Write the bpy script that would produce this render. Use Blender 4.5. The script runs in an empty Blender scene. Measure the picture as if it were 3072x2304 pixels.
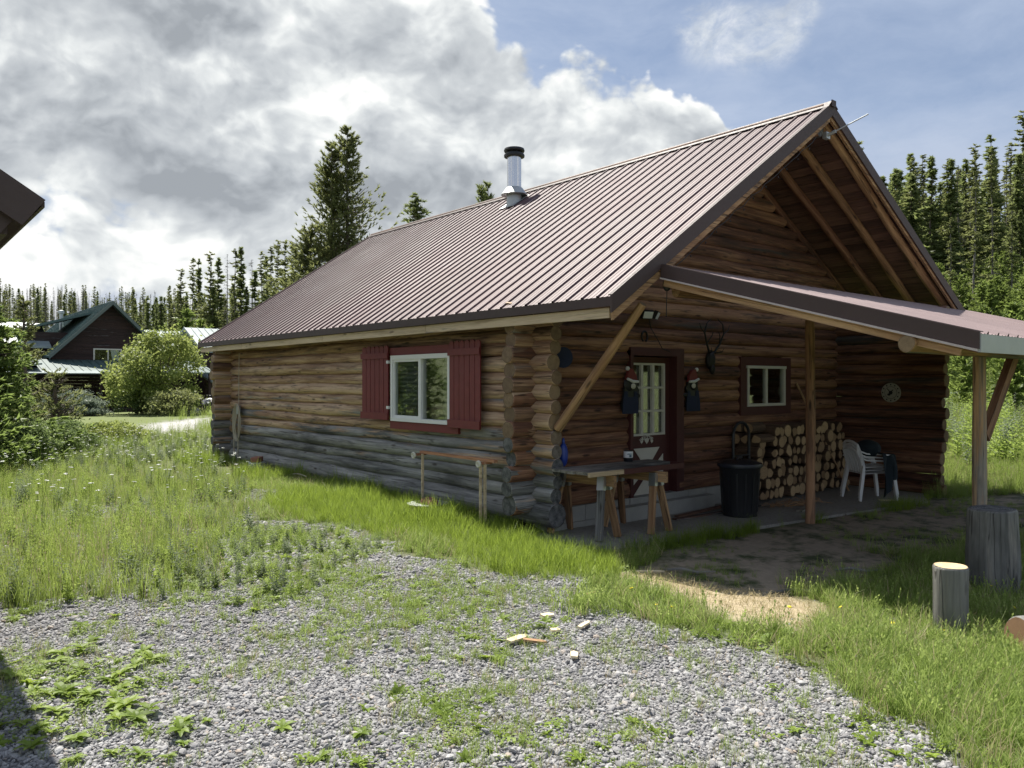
import bpy, math, random
import numpy as np
from mathutils import Vector, Matrix, noise as mnoise
random.seed(7); rng = np.random.default_rng(7)
PI = math.pi
sc = bpy.context.scene
COL = sc.collection

# ---------------------------------------------------------------- camera, sun, sky, exposure
CAM = np.array([-6.414, -7.23, 1.87]); AZ = math.radians(40.0); F = 2330.0
cam = bpy.data.cameras.new('camera'); cam.sensor_width = 36; cam.lens = F/3072*36
cam.clip_start = 0.05; cam.clip_end = 4000
co = bpy.data.objects.new('camera', cam); COL.objects.link(co)
co.location = CAM; co.rotation_euler = (math.radians(90-0.17), 0, -AZ)
sc.camera = co
SUNV = Vector((0.06, 0.55, 1.0)).normalized()
sun = bpy.data.lights.new('sun', 'SUN'); sun.energy = 4.6; sun.angle = math.radians(0.6); sun.color = (1.0, 0.95, 0.86)
so = bpy.data.objects.new('sun', sun); COL.objects.link(so)
so.rotation_euler = SUNV.to_track_quat('Z', 'Y').to_euler(); so.location = (0, 0, 30)
sc.view_settings.view_transform = 'Standard'; sc.view_settings.look = 'None'
sc.view_settings.exposure = 1.0; sc.view_settings.gamma = 1.0

FW = np.array([math.sin(AZ), math.cos(AZ)]); RT = np.array([math.cos(AZ), -math.sin(AZ)])
def P3(px, py, Z):                       # photo pixel + depth -> place
    X = (px-1536)/F*Z; p = CAM[:2]+RT*X+FW*Z
    return np.array([p[0], p[1], CAM[2]+(1145-py)/F*Z])
def sstep(x, a, b):
    t = np.clip((x-a)/(b-a), 0, 1); return t*t*(3-2*t)
def softp(x, k): return np.where(x > k*30, x, k*np.log1p(np.exp(np.minimum(x/k, 30))))
DR = np.array([0.936, 0.352]); DL = np.array([0.12, 0.993])
def gz(u, v):
    u = np.asarray(u, float); v = np.asarray(v, float)
    ru, rv = u-CAM[0], v-CAM[1]
    b = 0.12+0*u
    dip = sstep(u, -1.6, 0.0)*(1-sstep(v, -0.4, 0.6)*(1-sstep(u, 6.5, 8)))*sstep(v, -7.2, -5.2)*(1-sstep(u, 9, 14))*(1-sstep(v, 4, 12))
    b = b-0.16*dip
    b = b+0.025*np.sin(u*1.3+0.5)*np.sin(v*1.1+1)*(1-dip)+0.012*np.sin(u*3.1)*np.cos(v*2.7)
    d = ru*DR[0]+rv*DR[1]
    r = 0.028*softp(d-18, 3)+0.24*softp(d-60, 5)
    r = 26*np.tanh(r/26)
    d2 = ru*DL[0]+rv*DL[1]
    l = 0.115*softp(d2-120, 8); l = 34*np.tanh(l/34)
    side = sstep(ru*RT[0]+rv*RT[1], -20, 20)
    return b+r*side+l*(1-side)
def G(px, py):                           # photo pixel -> point on the ground
    z = 0.1
    for _ in range(12):
        Z = (CAM[2]-z)*F/max(py-1145, 4)
        p = P3(px, py, Z); z = 0.5*z+0.5*float(gz(p[0], p[1]))
    return np.array([p[0], p[1], float(gz(p[0], p[1]))])
def proj(u, v, z):
    ru, rv = u-CAM[0], v-CAM[1]
    X = ru*RT[0]+rv*RT[1]; Z = ru*FW[0]+rv*FW[1]
    Zs = np.maximum(Z, 0.2)
    return 1536+F*X/Zs, 1145-(z-CAM[2])/Zs*F, Z

# ---------------------------------------------------------------- node helper
class NT:
    def __init__(s, tree): s.t = tree; s.n = tree.nodes; s.l = tree.links
    def add(s, ty, **kw):
        nd = s.n.new(ty)
        for k, v in kw.items():
            if k.startswith('_'): setattr(nd, k[1:], v)
            else:
                key = k.replace('__', ' ')
                if key.isdigit(): key = int(key)
                s.set(nd.inputs[key], v)
        return nd
    def set(s, inp, v):
        if isinstance(v, bpy.types.NodeSocket): s.l.new(v, inp)
        elif isinstance(v, bpy.types.Node): s.l.new(v.outputs[0], inp)
        else:
            if inp.type == 'RGBA' and len(v) == 3: v = (*v, 1)
            inp.default_value = v
    def math(s, op, a, b=None, clamp=False):
        nd = s.n.new('ShaderNodeMath'); nd.operation = op; nd.use_clamp = clamp
        s.set(nd.inputs[0], a)
        if b is not None: s.set(nd.inputs[1], b)
        return nd.outputs[0]
    def vmath(s, op, a, b=None):
        nd = s.n.new('ShaderNodeVectorMath'); nd.operation = op
        s.set(nd.inputs[0], a)
        if b is not None: s.set(nd.inputs[1], b)
        return nd.outputs['Value'] if op in ('DOT_PRODUCT', 'LENGTH') else nd.outputs[0]
    def mix(s, f, a, b, mode='MIX'):
        nd = s.n.new('ShaderNodeMix'); nd.data_type = 'RGBA'; nd.blend_type = mode
        s.set(nd.inputs[0], f); s.set(nd.inputs[6], a); s.set(nd.inputs[7], b)
        return nd.outputs[2]
    def ramp(s, f, *stops):
        nd = s.n.new('ShaderNodeValToRGB'); e = nd.color_ramp.elements
        while len(e) < len(stops): e.new(0.5)
        for i, (p, c) in enumerate(stops):
            e[i].position = p; e[i].color = (*c, 1) if len(c) == 3 else c
        s.set(nd.inputs[0], f); return nd.outputs[0]
    def mr(s, f, a, b, c=0.0, d=1.0, smooth=False):
        nd = s.n.new('ShaderNodeMapRange'); nd.clamp = True
        if smooth: nd.interpolation_type = 'SMOOTHSTEP'
        s.set(nd.inputs[0], f)
        for i, x in enumerate((a, b, c, d)): s.set(nd.inputs[i+1], x)
        return nd.outputs[0]
    def noise(s, vec, scale, detail=4, rough=0.55, dist=0.0):
        nd = s.n.new('ShaderNodeTexNoise'); s.set(nd.inputs['Vector'], vec)
        nd.inputs['Scale'].default_value = scale; nd.inputs['Detail'].default_value = detail
        nd.inputs['Roughness'].default_value = rough; nd.inputs['Distortion'].default_value = dist
        return nd.outputs[0]
    def attr(s, name, kind='Fac'):
        nd = s.n.new('ShaderNodeAttribute'); nd.attribute_name = name; return nd.outputs[kind]
    def scale(s, vec, sx, sy, sz):
        return s.vmath('MULTIPLY', vec, (sx, sy, sz))

# ---------------------------------------------------------------- sky
w = bpy.data.worlds.new('World'); sc.world = w; w.use_nodes = True
T = NT(w.node_tree); T.n.clear()
sky = T.n.new('ShaderNodeTexSky'); sky.sky_type = 'NISHITA'; sky.sun_disc = False
sky.sun_elevation = math.asin(SUNV.z); sky.sun_rotation = math.atan2(SUNV.x, SUNV.y)
sky.altitude = 1500; sky.air_density = 1.0; sky.dust_density = 0.6; sky.ozone_density = 1.5
tc = T.n.new('ShaderNodeTexCoord'); D = T.vmath('NORMALIZE', tc.outputs['Generated'])
sep = T.n.new('ShaderNodeSeparateXYZ'); T.set(sep.inputs[0], D)
zc = T.math('MAXIMUM', sep.outputs[2], 0.0)
den = T.math('ADD', zc, 0.16)
pp = T.scale(D, 1.0, 1.0, 1.35)
wn = T.n.new('ShaderNodeTexNoise'); T.set(wn.inputs['Vector'], D); wn.inputs['Scale'].default_value = 6.5; wn.inputs['Detail'].default_value = 5
DW = T.vmath('NORMALIZE', T.vmath('ADD', D, T.vmath('MULTIPLY', T.vmath('SUBTRACT', wn.outputs['Color'], (0.5, 0.5, 0.5)), (0.30, 0.30, 0.24))))
def dirpx(px, py):
    v = P3(px, py, 1.0)-CAM; return tuple(v/np.linalg.norm(v))
def blob(px, py, r0, r1):                # soft disc round a sky direction (angles in degrees)
    d = T.vmath('DOT_PRODUCT', DW, dirpx(px, py))
    return T.mr(d, math.cos(math.radians(r1)), math.cos(math.radians(r0)), 0, 1, True)
def addc(*a):
    r = a[0]
    for x in a[1:]: r = T.math('ADD', r, x)
    return r
def mul(a, k): return T.math('MULTIPLY', a, k)
def wtex(P, sc__, det, amp):
    nd = T.n.new('ShaderNodeTexNoise'); T.set(nd.inputs['Vector'], P); nd.inputs['Scale'].default_value = sc__; nd.inputs['Detail'].default_value = det
    return T.vmath('ADD', P, T.vmath('MULTIPLY', T.vmath('SUBTRACT', nd.outputs['Color'], (0.5, 0.5, 0.5)), (amp, amp, amp)))
P0 = wtex(T.vmath('ADD', pp, (3.1, 1.7, 0.4)), 4.0, 2, 0.11)
P0 = wtex(P0, 22.0, 4, 0.022)
def dens(P):
    """billowing cloud density: soft noise with puffy cells on top"""
    a = T.noise(P, 3.1, 5, 0.5)
    def puff(sc__, amp):
        v = T.add('ShaderNodeTexVoronoi', Vector=P, Scale=sc__, _feature='SMOOTH_F1', Smoothness=0.35) if sc__ < 12 else T.add('ShaderNodeTexVoronoi', Vector=P, Scale=sc__)
        return T.math('MULTIPLY', T.math('SUBTRACT', 0.42, v.outputs[0]), amp)
    return addc(a, puff(8.0, 0.16), puff(19.0, 0.10), puff(43.0, 0.055), puff(90.0, 0.028), T.math('MULTIPLY', T.math('SUBTRACT', T.noise(P, 70, 5, 0.65), 0.5), 0.06))
SKS = (-0.005, 0.006, 0.020)              # lit from above
cov = addc(mul(blob(150, 300, 8, 28), 0.19), mul(blob(1050, 200, 3, 14), 0.15), mul(blob(700, 450, 3, 15), 0.11), mul(blob(1150, 520, 2, 10), 0.15), mul(blob(1480, 260, 2, 8), 0.13), mul(blob(1850, 400, 1, 9), 0.30), mul(blob(1680, 330, 1, 6), 0.08), mul(blob(1500, 520, 1, 8), 0.12), mul(blob(780, 590, 1, 8), 0.13), mul(blob(250, 560, 2, 10), 0.08),
           mul(blob(-1500, 0, 20, 60), 0.12), mul(blob(2000, 470, 1, 7), 0.32), mul(blob(2140, 520, 1, 5), 0.20), mul(blob(1750, 150, 1, 5), 0.05),
           
           mul(blob(2750, 150, 10, 34), -0.17), mul(blob(820, 20, 0.5, 3.0), -0.24), mul(blob(1950, 60, 3, 11), -0.12), mul(blob(300, 900, 3, 10), -0.14))
n0 = dens(P0); n1 = dens(T.vmath('ADD', P0, SKS))
n2_ = T.math('SUBTRACT', T.noise(P0, 3.1, 5, 0.5), T.noise(T.vmath('ADD', P0, (-0.01, 0.02, 0.08)), 3.1, 5, 0.5))
d0 = T.math('ADD', n0, cov)
alpha = T.mr(d0, 0.535, 0.625, 0, 1, True)
def blobp(px, py, r0, r1):
    d = T.vmath('DOT_PRODUCT', T.vmath('NORMALIZE', T.vmath('ADD', D, T.vmath('MULTIPLY', T.vmath('SUBTRACT', wn.outputs['Color'], (0.5, 0.5, 0.5)), (0.07, 0.07, 0.04)))), dirpx(px, py))
    return T.mr(d, math.cos(math.radians(r1)), math.cos(math.radians(r0)), 0, 1, True)
wb = addc(blobp(2140, 95, 0.2, 2.6), blobp(2240, 110, 0.3, 2.6), blobp(2340, 100, 0.2, 2.4), blobp(2400, 55, 0.1, 1.7), blobp(2080, 60, 0.1, 1.5))
wisp = T.math('MULTIPLY', T.math('MINIMUM', wb, 1.0), T.mr(T.noise(T.vmath('ADD', T.scale(P0, 1, 1, 1.4), (0.37, 0.1, 0.6)), 13, 8, 0.68), 0.36, 0.70, 0, 0.85))
alpha = T.math('MAXIMUM', alpha, wisp)
light = T.math('ADD', T.math('MULTIPLY', T.math('SUBTRACT', n0, n1), 3.4), T.math('MULTIPLY', n2_, 2.6))
thick = T.mr(d0, 0.60, 0.88, 0, 1, True)
lit = T.math('ADD', light, T.math('SUBTRACT', 0.80, T.math('MULTIPLY', thick, 0.32)), True)
ccol = T.ramp(lit, (0.0, (0.185, 0.200, 0.218)), (0.28, (0.255, 0.272, 0.290)), (0.54, (0.325, 0.342, 0.355)), (0.82, (0.44, 0.455, 0.455)), (1.0, (0.53, 0.53, 0.52)))
# thin high veil over the blue, pale towards the horizon
veil = T.noise(T.scale(P0, 1.0, 1.6, 3.0), 2.2, 7, 0.62)
va = T.math('ADD', T.mr(veil, 0.28, 0.68, 0.22, 0.92), T.mr(sep.outputs[2], 0.0, 0.42, 0.62, 0.0), True)
bgS = T.add('ShaderNodeBackground', Color=sky.outputs[0], Strength=0.052)
vcol = T.mix(T.mr(sep.outputs[2], 0.02, 0.3), (0.275, 0.30, 0.345), (0.25, 0.295, 0.38))
bgV = T.add('ShaderNodeBackground', Color=vcol, Strength=1.0)
bgC = T.add('ShaderNodeBackground', Color=ccol, Strength=1.0)
m1 = T.add('ShaderNodeMixShader', **{'0': va}); T.l.new(bgS.outputs[0], m1.inputs[1]); T.l.new(bgV.outputs[0], m1.inputs[2])
ac = T.math('MULTIPLY', alpha, T.mr(sep.outputs[2], 0.02, 0.12, 0.0, 1.0, True))
m2 = T.add('ShaderNodeMixShader', **{'0': ac}); T.l.new(m1.outputs[0], m2.inputs[1]); T.l.new(bgC.outputs[0], m2.inputs[2])
wo = T.n.new('ShaderNodeOutputWorld'); T.l.new(m2.outputs[0], wo.inputs[0])
w.cycles.sampling_method = 'MANUAL'; w.cycles.sample_map_resolution = 512

# ---------------------------------------------------------------- object helpers
def tag(o, label=None, cat=None, group=None, kind=None):
    if label: o['label'] = label
    if cat: o['category'] = cat
    if group: o['group'] = group
    if kind: o['kind'] = kind
    return o
def thing(name, label, cat, loc=(0, 0, 0), rotz=0, group=None):
    o = bpy.data.objects.new(name, None); COL.objects.link(o); o.empty_display_size = 0.2
    o.location = [float(x) for x in loc]; o.rotation_euler = (0, 0, rotz)
    return tag(o, label, cat, group)
def dup(root, loc, rotz=0, s=None, label=None, group=None):
    def cp(o, par):
        c = o.copy(); COL.objects.link(c)
        if par: c.parent = par
        for ch in [x for x in o.children]: cp(ch, c)
        return c
    r = cp(root, None); r.location = [float(x) for x in loc]; r.rotation_euler = (0, 0, rotz)
    if s is not None: r.scale = (s, s, s) if not hasattr(s, '__len__') else s
    if label: r['label'] = label
    if group: r['group'] = group
    return r

class MB:
    def __init__(s): s.v = []; s.f = []; s.mi = []; s.lc = []; s.tone = []; s.wear = []; s.rad = []; s.n = 0
    def add(s, V, Fs, mi=0, lc=None, tone=0.5, wear=0.0, rad=0.0):
        V = np.asarray(V, float).reshape(-1, 3); m = len(V)
        s.v.append(V)
        off = s.n
        s.f += [tuple(int(i)+off for i in f) for f in Fs]
        s.mi += (list(mi) if hasattr(mi, '__len__') else [mi]*len(Fs))
        s.lc.append(V.copy() if lc is None else np.asarray(lc, float))
        for arr, val in ((s.tone, tone), (s.wear, wear), (s.rad, rad)):
            arr.append(np.full(m, float(val)) if not hasattr(val, '__len__') else np.asarray(val, float))
        s.n += m
    def box(s, a, b, **k):
        x0, y0, z0 = a; x1, y1, z1 = b
        V = [(x0,y0,z0),(x1,y0,z0),(x1,y1,z0),(x0,y1,z0),(x0,y0,z1),(x1,y0,z1),(x1,y1,z1),(x0,y1,z1)]
        s.add(V, [(0,3,2,1),(4,5,6,7),(0,1,5,4),(1,2,6,5),(2,3,7,6),(3,0,4,7)], **k)
    def beam(s, p0, p1, w, h, up=(0, 0, 1), taper=1.0, **k):
        p0 = np.array(p0, float); p1 = np.array(p1, float); d = p1-p0; L = np.linalg.norm(d); d /= L
        up = np.array(up, float)
        if abs(d@up)/np.linalg.norm(up) > 0.98: up = np.array([1.0, 0, 0])
        sd = np.cross(d, up); sd /= np.linalg.norm(sd); u2 = np.cross(sd, d)
        V = []; lc = []
        o = random.random()*20
        for q, t, sg in ((p0, 1.0, 0), (p1, taper, L)):
            for a, b in ((-1,-1), (1,-1), (1,1), (-1,1)):
                V.append(q+sd*a*w/2*t+u2*b*h/2*t); lc.append((sg+o, a*w/2+o, b*h/2))
        if 'lc' not in k: k['lc'] = lc
        s.add(V, [(0,3,2,1),(4,5,6,7),(0,1,5,4),(1,2,6,5),(2,3,7,6),(3,0,4,7)], **k)
    def tube(s, pts, r, n=8, caps=True, tone=0.5, wear=0.0, mi=0, closed=False):
        pts = np.asarray(pts, float); m = len(pts)
        r = np.full(m, r) if not hasattr(r, '__len__') else np.asarray(r, float)
        tg = np.gradient(pts, axis=0) if not closed else np.roll(pts, -1, 0)-np.roll(pts, 1, 0)
        tg /= np.linalg.norm(tg, axis=1)[:, None]+1e-12
        up = np.array([0, 0, 1.0]) if abs(tg[0][2]) < 0.9 else np.array([1.0, 0, 0])
        a = np.cross(tg[0], up); a /= np.linalg.norm(a)
        V = []; lc = []; al = 0; o = random.random()*20
        for i in range(m):
            a = a-tg[i]*(a@tg[i]); a /= np.linalg.norm(a); b = np.cross(tg[i], a)
            if i: al += np.linalg.norm(pts[i]-pts[i-1])
            for j in range(n):
                th = 2*PI*j/n; c_, s_ = math.cos(th), math.sin(th)
                V.append(pts[i]+(a*c_+b*s_)*r[i]); lc.append((al+o, c_*r[i], s_*r[i]))
        Fs = []
        for i in range(m if closed else m-1):
            i2 = (i+1) % m
            for j in range(n):
                j2 = (j+1) % n; Fs.append((i*n+j, i2*n+j, i2*n+j2, i*n+j2))
        if caps and not closed: Fs.append(tuple(range(n))); Fs.append(tuple((m-1)*n+j for j in reversed(range(n))))
        s.add(V, Fs, mi=mi, lc=lc, tone=tone, wear=wear)
    def log(s, p0, p1, r0, r1=None, n=14, step=0.22, wob=0.012, tone=None, wear=0.0, sx=1.0, capmi=1, flat=None):
        """a peeled log: wandering, tapering, end grain on both caps"""
        p0 = np.array(p0, float); p1 = np.array(p1, float); r1 = r0 if r1 is None else r1
        d = p1-p0; L = np.linalg.norm(d); d /= L
        up = np.array([0, 0, 1.0]) if abs(d[2]) < 0.9 else np.array([1.0, 0, 0])
        a = np.cross(d, up); a /= np.linalg.norm(a); b = np.cross(a, d)
        m = max(2, int(L/step)+1); tone = random.random() if tone is None else tone
        o = random.random()*50; ph = [random.random()*6.28 for _ in range(4)]
        V = []; lc = []; rad = []
        ts = [0.0, min(0.012/L, 0.2)]+list(np.linspace(0.02/L if L > 0.1 else 0.3, 1-(0.02/L if L > 0.1 else 0.3), m))+[1-min(0.012/L, 0.2), 1.0]
        lob = [(random.uniform(-.03, .03), random.random()*6.28) for _ in range(3)]
        for k, t in enumerate(ts):
            x = t*L; c = p0+d*x+a*wob*math.sin(x*1.1+ph[0])+b*wob*0.6*math.sin(x*1.7+ph[1])
            r = r0+(r1-r0)*t
            r *= 1+0.035*math.sin(x*2.3+ph[2])+0.03*math.sin(x*5.1+ph[3])+random.uniform(-.012,.012)
            if k in (0, len(ts)-1): r *= 0.93
            for j in range(n):
                th = 2*PI*j/n; c_, s_ = math.cos(th), math.sin(th)
                rr = r*(1+sum(A*math.sin((q+2)*th+B+x*0.3) for q, (A, B) in enumerate(lob)))
                V.append(c+(a*c_*sx+b*s_)*rr); lc.append((x+o, c_*r+o*0.1, s_*r)); rad.append(1.0)
        M = len(ts); Fs = []; mi = []
        for i in range(M-1):
            for j in range(n):
                j2 = (j+1) % n; Fs.append((i*n+j, i*n+j2, (i+1)*n+j2, (i+1)*n+j)); mi.append(0)
        for e in (0, M-1):                     # caps with own vertices (radius attribute 0..1)
            c = np.mean(V[e*n:(e+1)*n], axis=0); base = len(V)
            for j in range(n):
                V.append(V[e*n+j]); q = V[e*n+j]-c; lc.append((o+e, q@a, q@b)); rad.append(1.0)
            V.append(c-d*(0.002 if e == 0 else -0.002)); lc.append((o+e, 0, 0)); rad.append(0.0)
            for j in range(n):
                j2 = (j+1) % n
                Fs.append((base+n, base+j2, base+j) if e == 0 else (base+n, base+j, base+j2)); mi.append(capmi)
        s.add(V, Fs, mi=mi, lc=lc, tone=tone, wear=wear, rad=rad)
    def lathe(s, prof, c=(0, 0, 0), n=20, **k):
        c = np.array(c, float); V = []; Fs = []
        for r, z in prof:
            for j in range(n):
                th = 2*PI*j/n; V.append(c+np.array([r*math.cos(th), r*math.sin(th), z]))
        for i in range(len(prof)-1):
            for j in range(n):
                j2 = (j+1) % n; Fs.append((i*n+j, i*n+j2, (i+1)*n+j2, (i+1)*n+j))
        Fs.append(tuple(reversed(range(n)))); Fs.append(tuple((len(prof)-1)*n+j for j in range(n)))
        s.add(V, Fs, **k)
    def prism(s, poly, o, ex, ey, ez, t, **k):
        """2d polygon (a,b)-> o+ex*a+ey*b, extruded t along ez"""
        o, ex, ey, ez = (np.array(q, float) for q in (o, ex, ey, ez)); n = len(poly)
        V = [o+ex*a+ey*b for a, b in poly]+[o+ex*a+ey*b+ez*t for a, b in poly]
        Fs = [tuple(reversed(range(n))), tuple(range(n, 2*n))]+[(j, (j+1) % n, n+(j+1) % n, n+j) for j in range(n)]
        s.add(V, Fs, **k)
    def ball(s, c, r, n=10, m=7, **k):
        r = (r, r, r) if not hasattr(r, '__len__') else r
        V = [(c[0], c[1], c[2]-r[2])]; Fs = []
        for i in range(1, m):
            ph = -PI/2+PI*i/m
            for j in range(n):
                th = 2*PI*j/n; V.append((c[0]+r[0]*math.cos(ph)*math.cos(th), c[1]+r[1]*math.cos(ph)*math.sin(th), c[2]+r[2]*math.sin(ph)))
        V.append((c[0], c[1], c[2]+r[2])); L = len(V)-1
        for j in range(n):
            j2 = (j+1) % n; Fs.append((0, 1+j2, 1+j)); Fs.append((L, L-n+j, L-n+j2))
            for i in range(m-2): Fs.append((1+i*n+j, 1+i*n+j2, 1+(i+1)*n+j2, 1+(i+1)*n+j))
        s.add(V, Fs, **k)
    def mesh(s, name, mats, sharp=35):
        me = bpy.data.meshes.new(name); V = np.concatenate(s.v)
        me.from_pydata(V.tolist(), [], s.f)
        mats = mats if isinstance(mats, (list, tuple)) else [mats]
        for m in mats: me.materials.append(m)
        if len(mats) > 1: me.polygons.foreach_set('material_index', np.minimum(np.array(s.mi, dtype=np.int32), len(mats)-1))
        at = me.attributes.new('lc', 'FLOAT_VECTOR', 'POINT'); at.data.foreach_set('vector', np.concatenate(s.lc).ravel())
        for nm_, arr in (('tone', s.tone), ('wear', s.wear), ('rad', s.rad)):
            at = me.attributes.new(nm_, 'FLOAT', 'POINT'); at.data.foreach_set('value', np.concatenate(arr))
        if sharp:
            me.polygons.foreach_set('use_smooth', [True]*len(me.polygons)); me.set_sharp_from_angle(angle=math.radians(sharp))
        me.update(); return me
    def build(s, name, mats, parent=None, sharp=35, loc=None):
        o = bpy.data.objects.new(name, s.mesh(name, mats, sharp)); COL.objects.link(o)
        if parent: o.parent = parent
        if loc is not None: o.location = [float(x) for x in loc]
        return o

# ---------------------------------------------------------------- materials
def newmat(name):
    m = bpy.data.materials.new(name); m.use_nodes = True; t = NT(m.node_tree); t.n.clear()
    out = t.n.new('ShaderNodeOutputMaterial'); return m, t, out
def princ(t, out, **k):
    b = t.add('ShaderNodeBsdfPrincipled', **k); t.l.new(b.outputs[0], out.inputs[0]); return b
def bump(t, h, strength=0.4, dist=0.01):
    return t.add('ShaderNodeBump', Height=h, Strength=strength, Distance=dist).outputs[0]

def wood(name, cl, cm, cd, gl=(0.30,0.31,0.31), gd=(0.09,0.10,0.105), rough=0.75, crack=1.0):
    m, t, out = newmat(name); lc = t.attr('lc', 'Vector'); tone = t.attr('tone'); wear = t.attr('wear')
    big = t.noise(t.scale(lc, 0.5, 4, 4), 1.0, 4, 0.6)
    streak = t.noise(t.scale(lc, 1.3, 26, 26), 1.0, 6, 0.65, 0.3)
    fine = t.noise(t.scale(lc, 7, 150, 150), 1.0, 4, 0.6)
    f = t.math('ADD', t.math('MULTIPLY', tone, 0.62), t.math('ADD', t.math('MULTIPLY', t.math('SUBTRACT', streak, 0.38), 1.5), t.math('MULTIPLY', t.math('SUBTRACT', big, 0.45), 1.1)), True)
    c = t.ramp(f, (0.05, cd), (0.45, cm), (0.9, cl))
    c = t.mix(t.mr(t.noise(t.scale(lc, 0.9, 7, 7), 1.3, 3, 0.6), 0.55, 0.68, 0, 0.65), c, cd)
    g = t.ramp(t.math('ADD', t.math('MULTIPLY', streak, 0.8), t.math('MULTIPLY', t.math('SUBTRACT', big, 0.5), 0.9), True), (0.15, gd), (0.75, gl))
    g = t.mix(t.mr(t.noise(t.scale(lc, 0.45, 1.6, 1.6), 1.0, 5, 0.65), 0.50, 0.66, 0, 0.75), g, tuple(x*0.45 for x in gd))
    wear = t.math('ADD', wear, t.math('MULTIPLY', t.math('SUBTRACT', t.noise(t.scale(lc, 0.22, 1, 1), 1.0, 3, 0.6), 0.5), 1.6))
    wf = t.mr(t.math('ADD', wear, t.math('MULTIPLY', t.math('SUBTRACT', t.noise(t.scale(lc, 0.55, 8, 8), 1.0, 6, 0.65), 0.5), 2.6)), 0.36, 0.64)
    c = t.mix(wf, c, g)
    vo = t.add('ShaderNodeTexVoronoi', Vector=t.scale(lc, 2.2, 9, 9), Scale=1.0); kn = t.mr(vo.outputs[0], 0.09, 0.20, 1, 0)
    kmask = t.math('GREATER_THAN', t.noise(t.scale(lc, 1.0, 3, 3), 1.3, 1), 0.46)
    kn = t.math('MULTIPLY', kn, kmask)
    c = t.mix(t.math('MULTIPLY', kn, 0.8), c, tuple(x*0.35 for x in cd))
    cr = t.noise(t.scale(lc, 0.35, 14, 14), 1.0, 2, 0.5, 0.4)
    cr = t.mr(t.math('ABSOLUTE', t.math('SUBTRACT', cr, 0.5)), 0.0, 0.018, 1, 0)
    c = t.mix(t.math('MULTIPLY', cr, 0.75*crack), c, (0.015, 0.012, 0.01))
    c = t.mix(0.25, c, t.mix(fine, (0, 0, 0), (1, 1, 1)), 'OVERLAY')
    h = t.math('SUBTRACT', t.math('ADD', t.math('MULTIPLY', streak, 1.0), t.math('MULTIPLY', fine, 0.3)), t.math('MULTIPLY', t.math('ADD', cr, kn), 0.8))
    princ(t, out, Base__Color=c, Roughness=rough, Normal=bump(t, h, 0.6, 0.012))
    return m
def endgrain(name, c0, c1, gl=(0.24,0.24,0.23), gd=(0.05,0.05,0.05), rings=9):
    m, t, out = newmat(name); lc = t.attr('lc', 'Vector'); rad = t.attr('rad'); wear = t.attr('wear'); tone = t.attr('tone')
    n = t.noise(lc, 14, 4, 0.6); n2 = t.noise(lc, 60, 3, 0.6)
    ring = t.math('SINE', t.math('MULTIPLY', t.math('ADD', rad, t.math('MULTIPLY', n, 0.12)), rings*6.28))
    f = t.math('ADD', t.math('MULTIPLY', ring, 0.16), t.math('ADD', t.math('MULTIPLY', n, 0.7), t.math('MULTIPLY', t.math('SUBTRACT', tone, 0.5), 0.5)), True)
    c = t.ramp(f, (0.1, c1), (0.7, c0)); g = t.ramp(t.math('ADD', t.math('MULTIPLY', ring, 0.1), n), (0.3, gd), (0.75, gl))
    c = t.mix(t.mr(wear, 0.3, 0.6), c, g)
    c = t.mix(t.mr(rad, 0.9, 1.0, 0, 0.6), c, (0.05, 0.035, 0.025))
    sp = t.n.new('ShaderNodeSeparateXYZ'); t.set(sp.inputs[0], lc)
    ang = t.math('ARCTAN2', sp.outputs[1], sp.outputs[2])
    ca = t.add('ShaderNodeTexNoise', Vector=lc); ca.inputs['Scale'].default_value = 4
    crk = t.math('ABSOLUTE', t.math('SINE', t.math('ADD', t.math('MULTIPLY', ang, 2.5), t.math('MULTIPLY', ca.outputs[0], 5))))
    crk = t.math('MULTIPLY', t.mr(crk, 0.0, 0.06, 1, 0), t.mr(n2, 0.4, 0.55))
    c = t.mix(t.math('MULTIPLY', crk, 0.7), c, (0.02, 0.015, 0.01))
    princ(t, out, Base__Color=c, Roughness=0.85, Normal=bump(t, t.math('SUBTRACT', n2, crk), 0.4, 0.006)); return m
def flat(name, col, rough=0.6, metal=0.0, var=0.25, sc_=6.0, bmp=0.15, coat=0.0):
    m, t, out = newmat(name); ge = t.n.new('ShaderNodeTexCoord').outputs['Object']
    n = t.noise(ge, sc_, 5, 0.6); n2 = t.noise(ge, sc_*9, 4, 0.6)
    dk = tuple(x*(1-var) for x in col); lt = tuple(min(1, x*(1+var)) for x in col)
    c = t.mix(t.math('ADD', t.math('MULTIPLY', n, 0.7), t.math('MULTIPLY', n2, 0.3)), dk, lt)
    princ(t, out, Base__Color=c, Roughness=t.mr(n2, 0.2, 0.8, max(rough-0.1, 0.02), min(rough+0.1, 1)), Metallic=metal, Coat__Weight=coat, Normal=bump(t, n2, bmp, 0.005)); return m
def glass(name, tint=(0.55, 0.62, 0.6), refl=1.0):
    m, t, out = newmat(name)
    fr = t.add('ShaderNodeFresnel', IOR=1.5); ge = t.n.new('ShaderNodeTexCoord').outputs['Object']
    gl = t.add('ShaderNodeBsdfGlossy', Roughness=0.03, Color=(1, 1, 1), Normal=bump(t, t.noise(ge, 1.5, 2), 0.05, 0.02)); tr = t.add('ShaderNodeBsdfTransparent', Color=tint)
    mx = t.add('ShaderNodeMixShader', **{'0': t.math('ADD', t.math('MULTIPLY', fr.outputs[0], refl), 0.04, True)}); t.l.new(tr.outputs[0], mx.inputs[1]); t.l.new(gl.outputs[0], mx.inputs[2])
    t.l.new(mx.outputs[0], out.inputs[0]); return m
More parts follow.
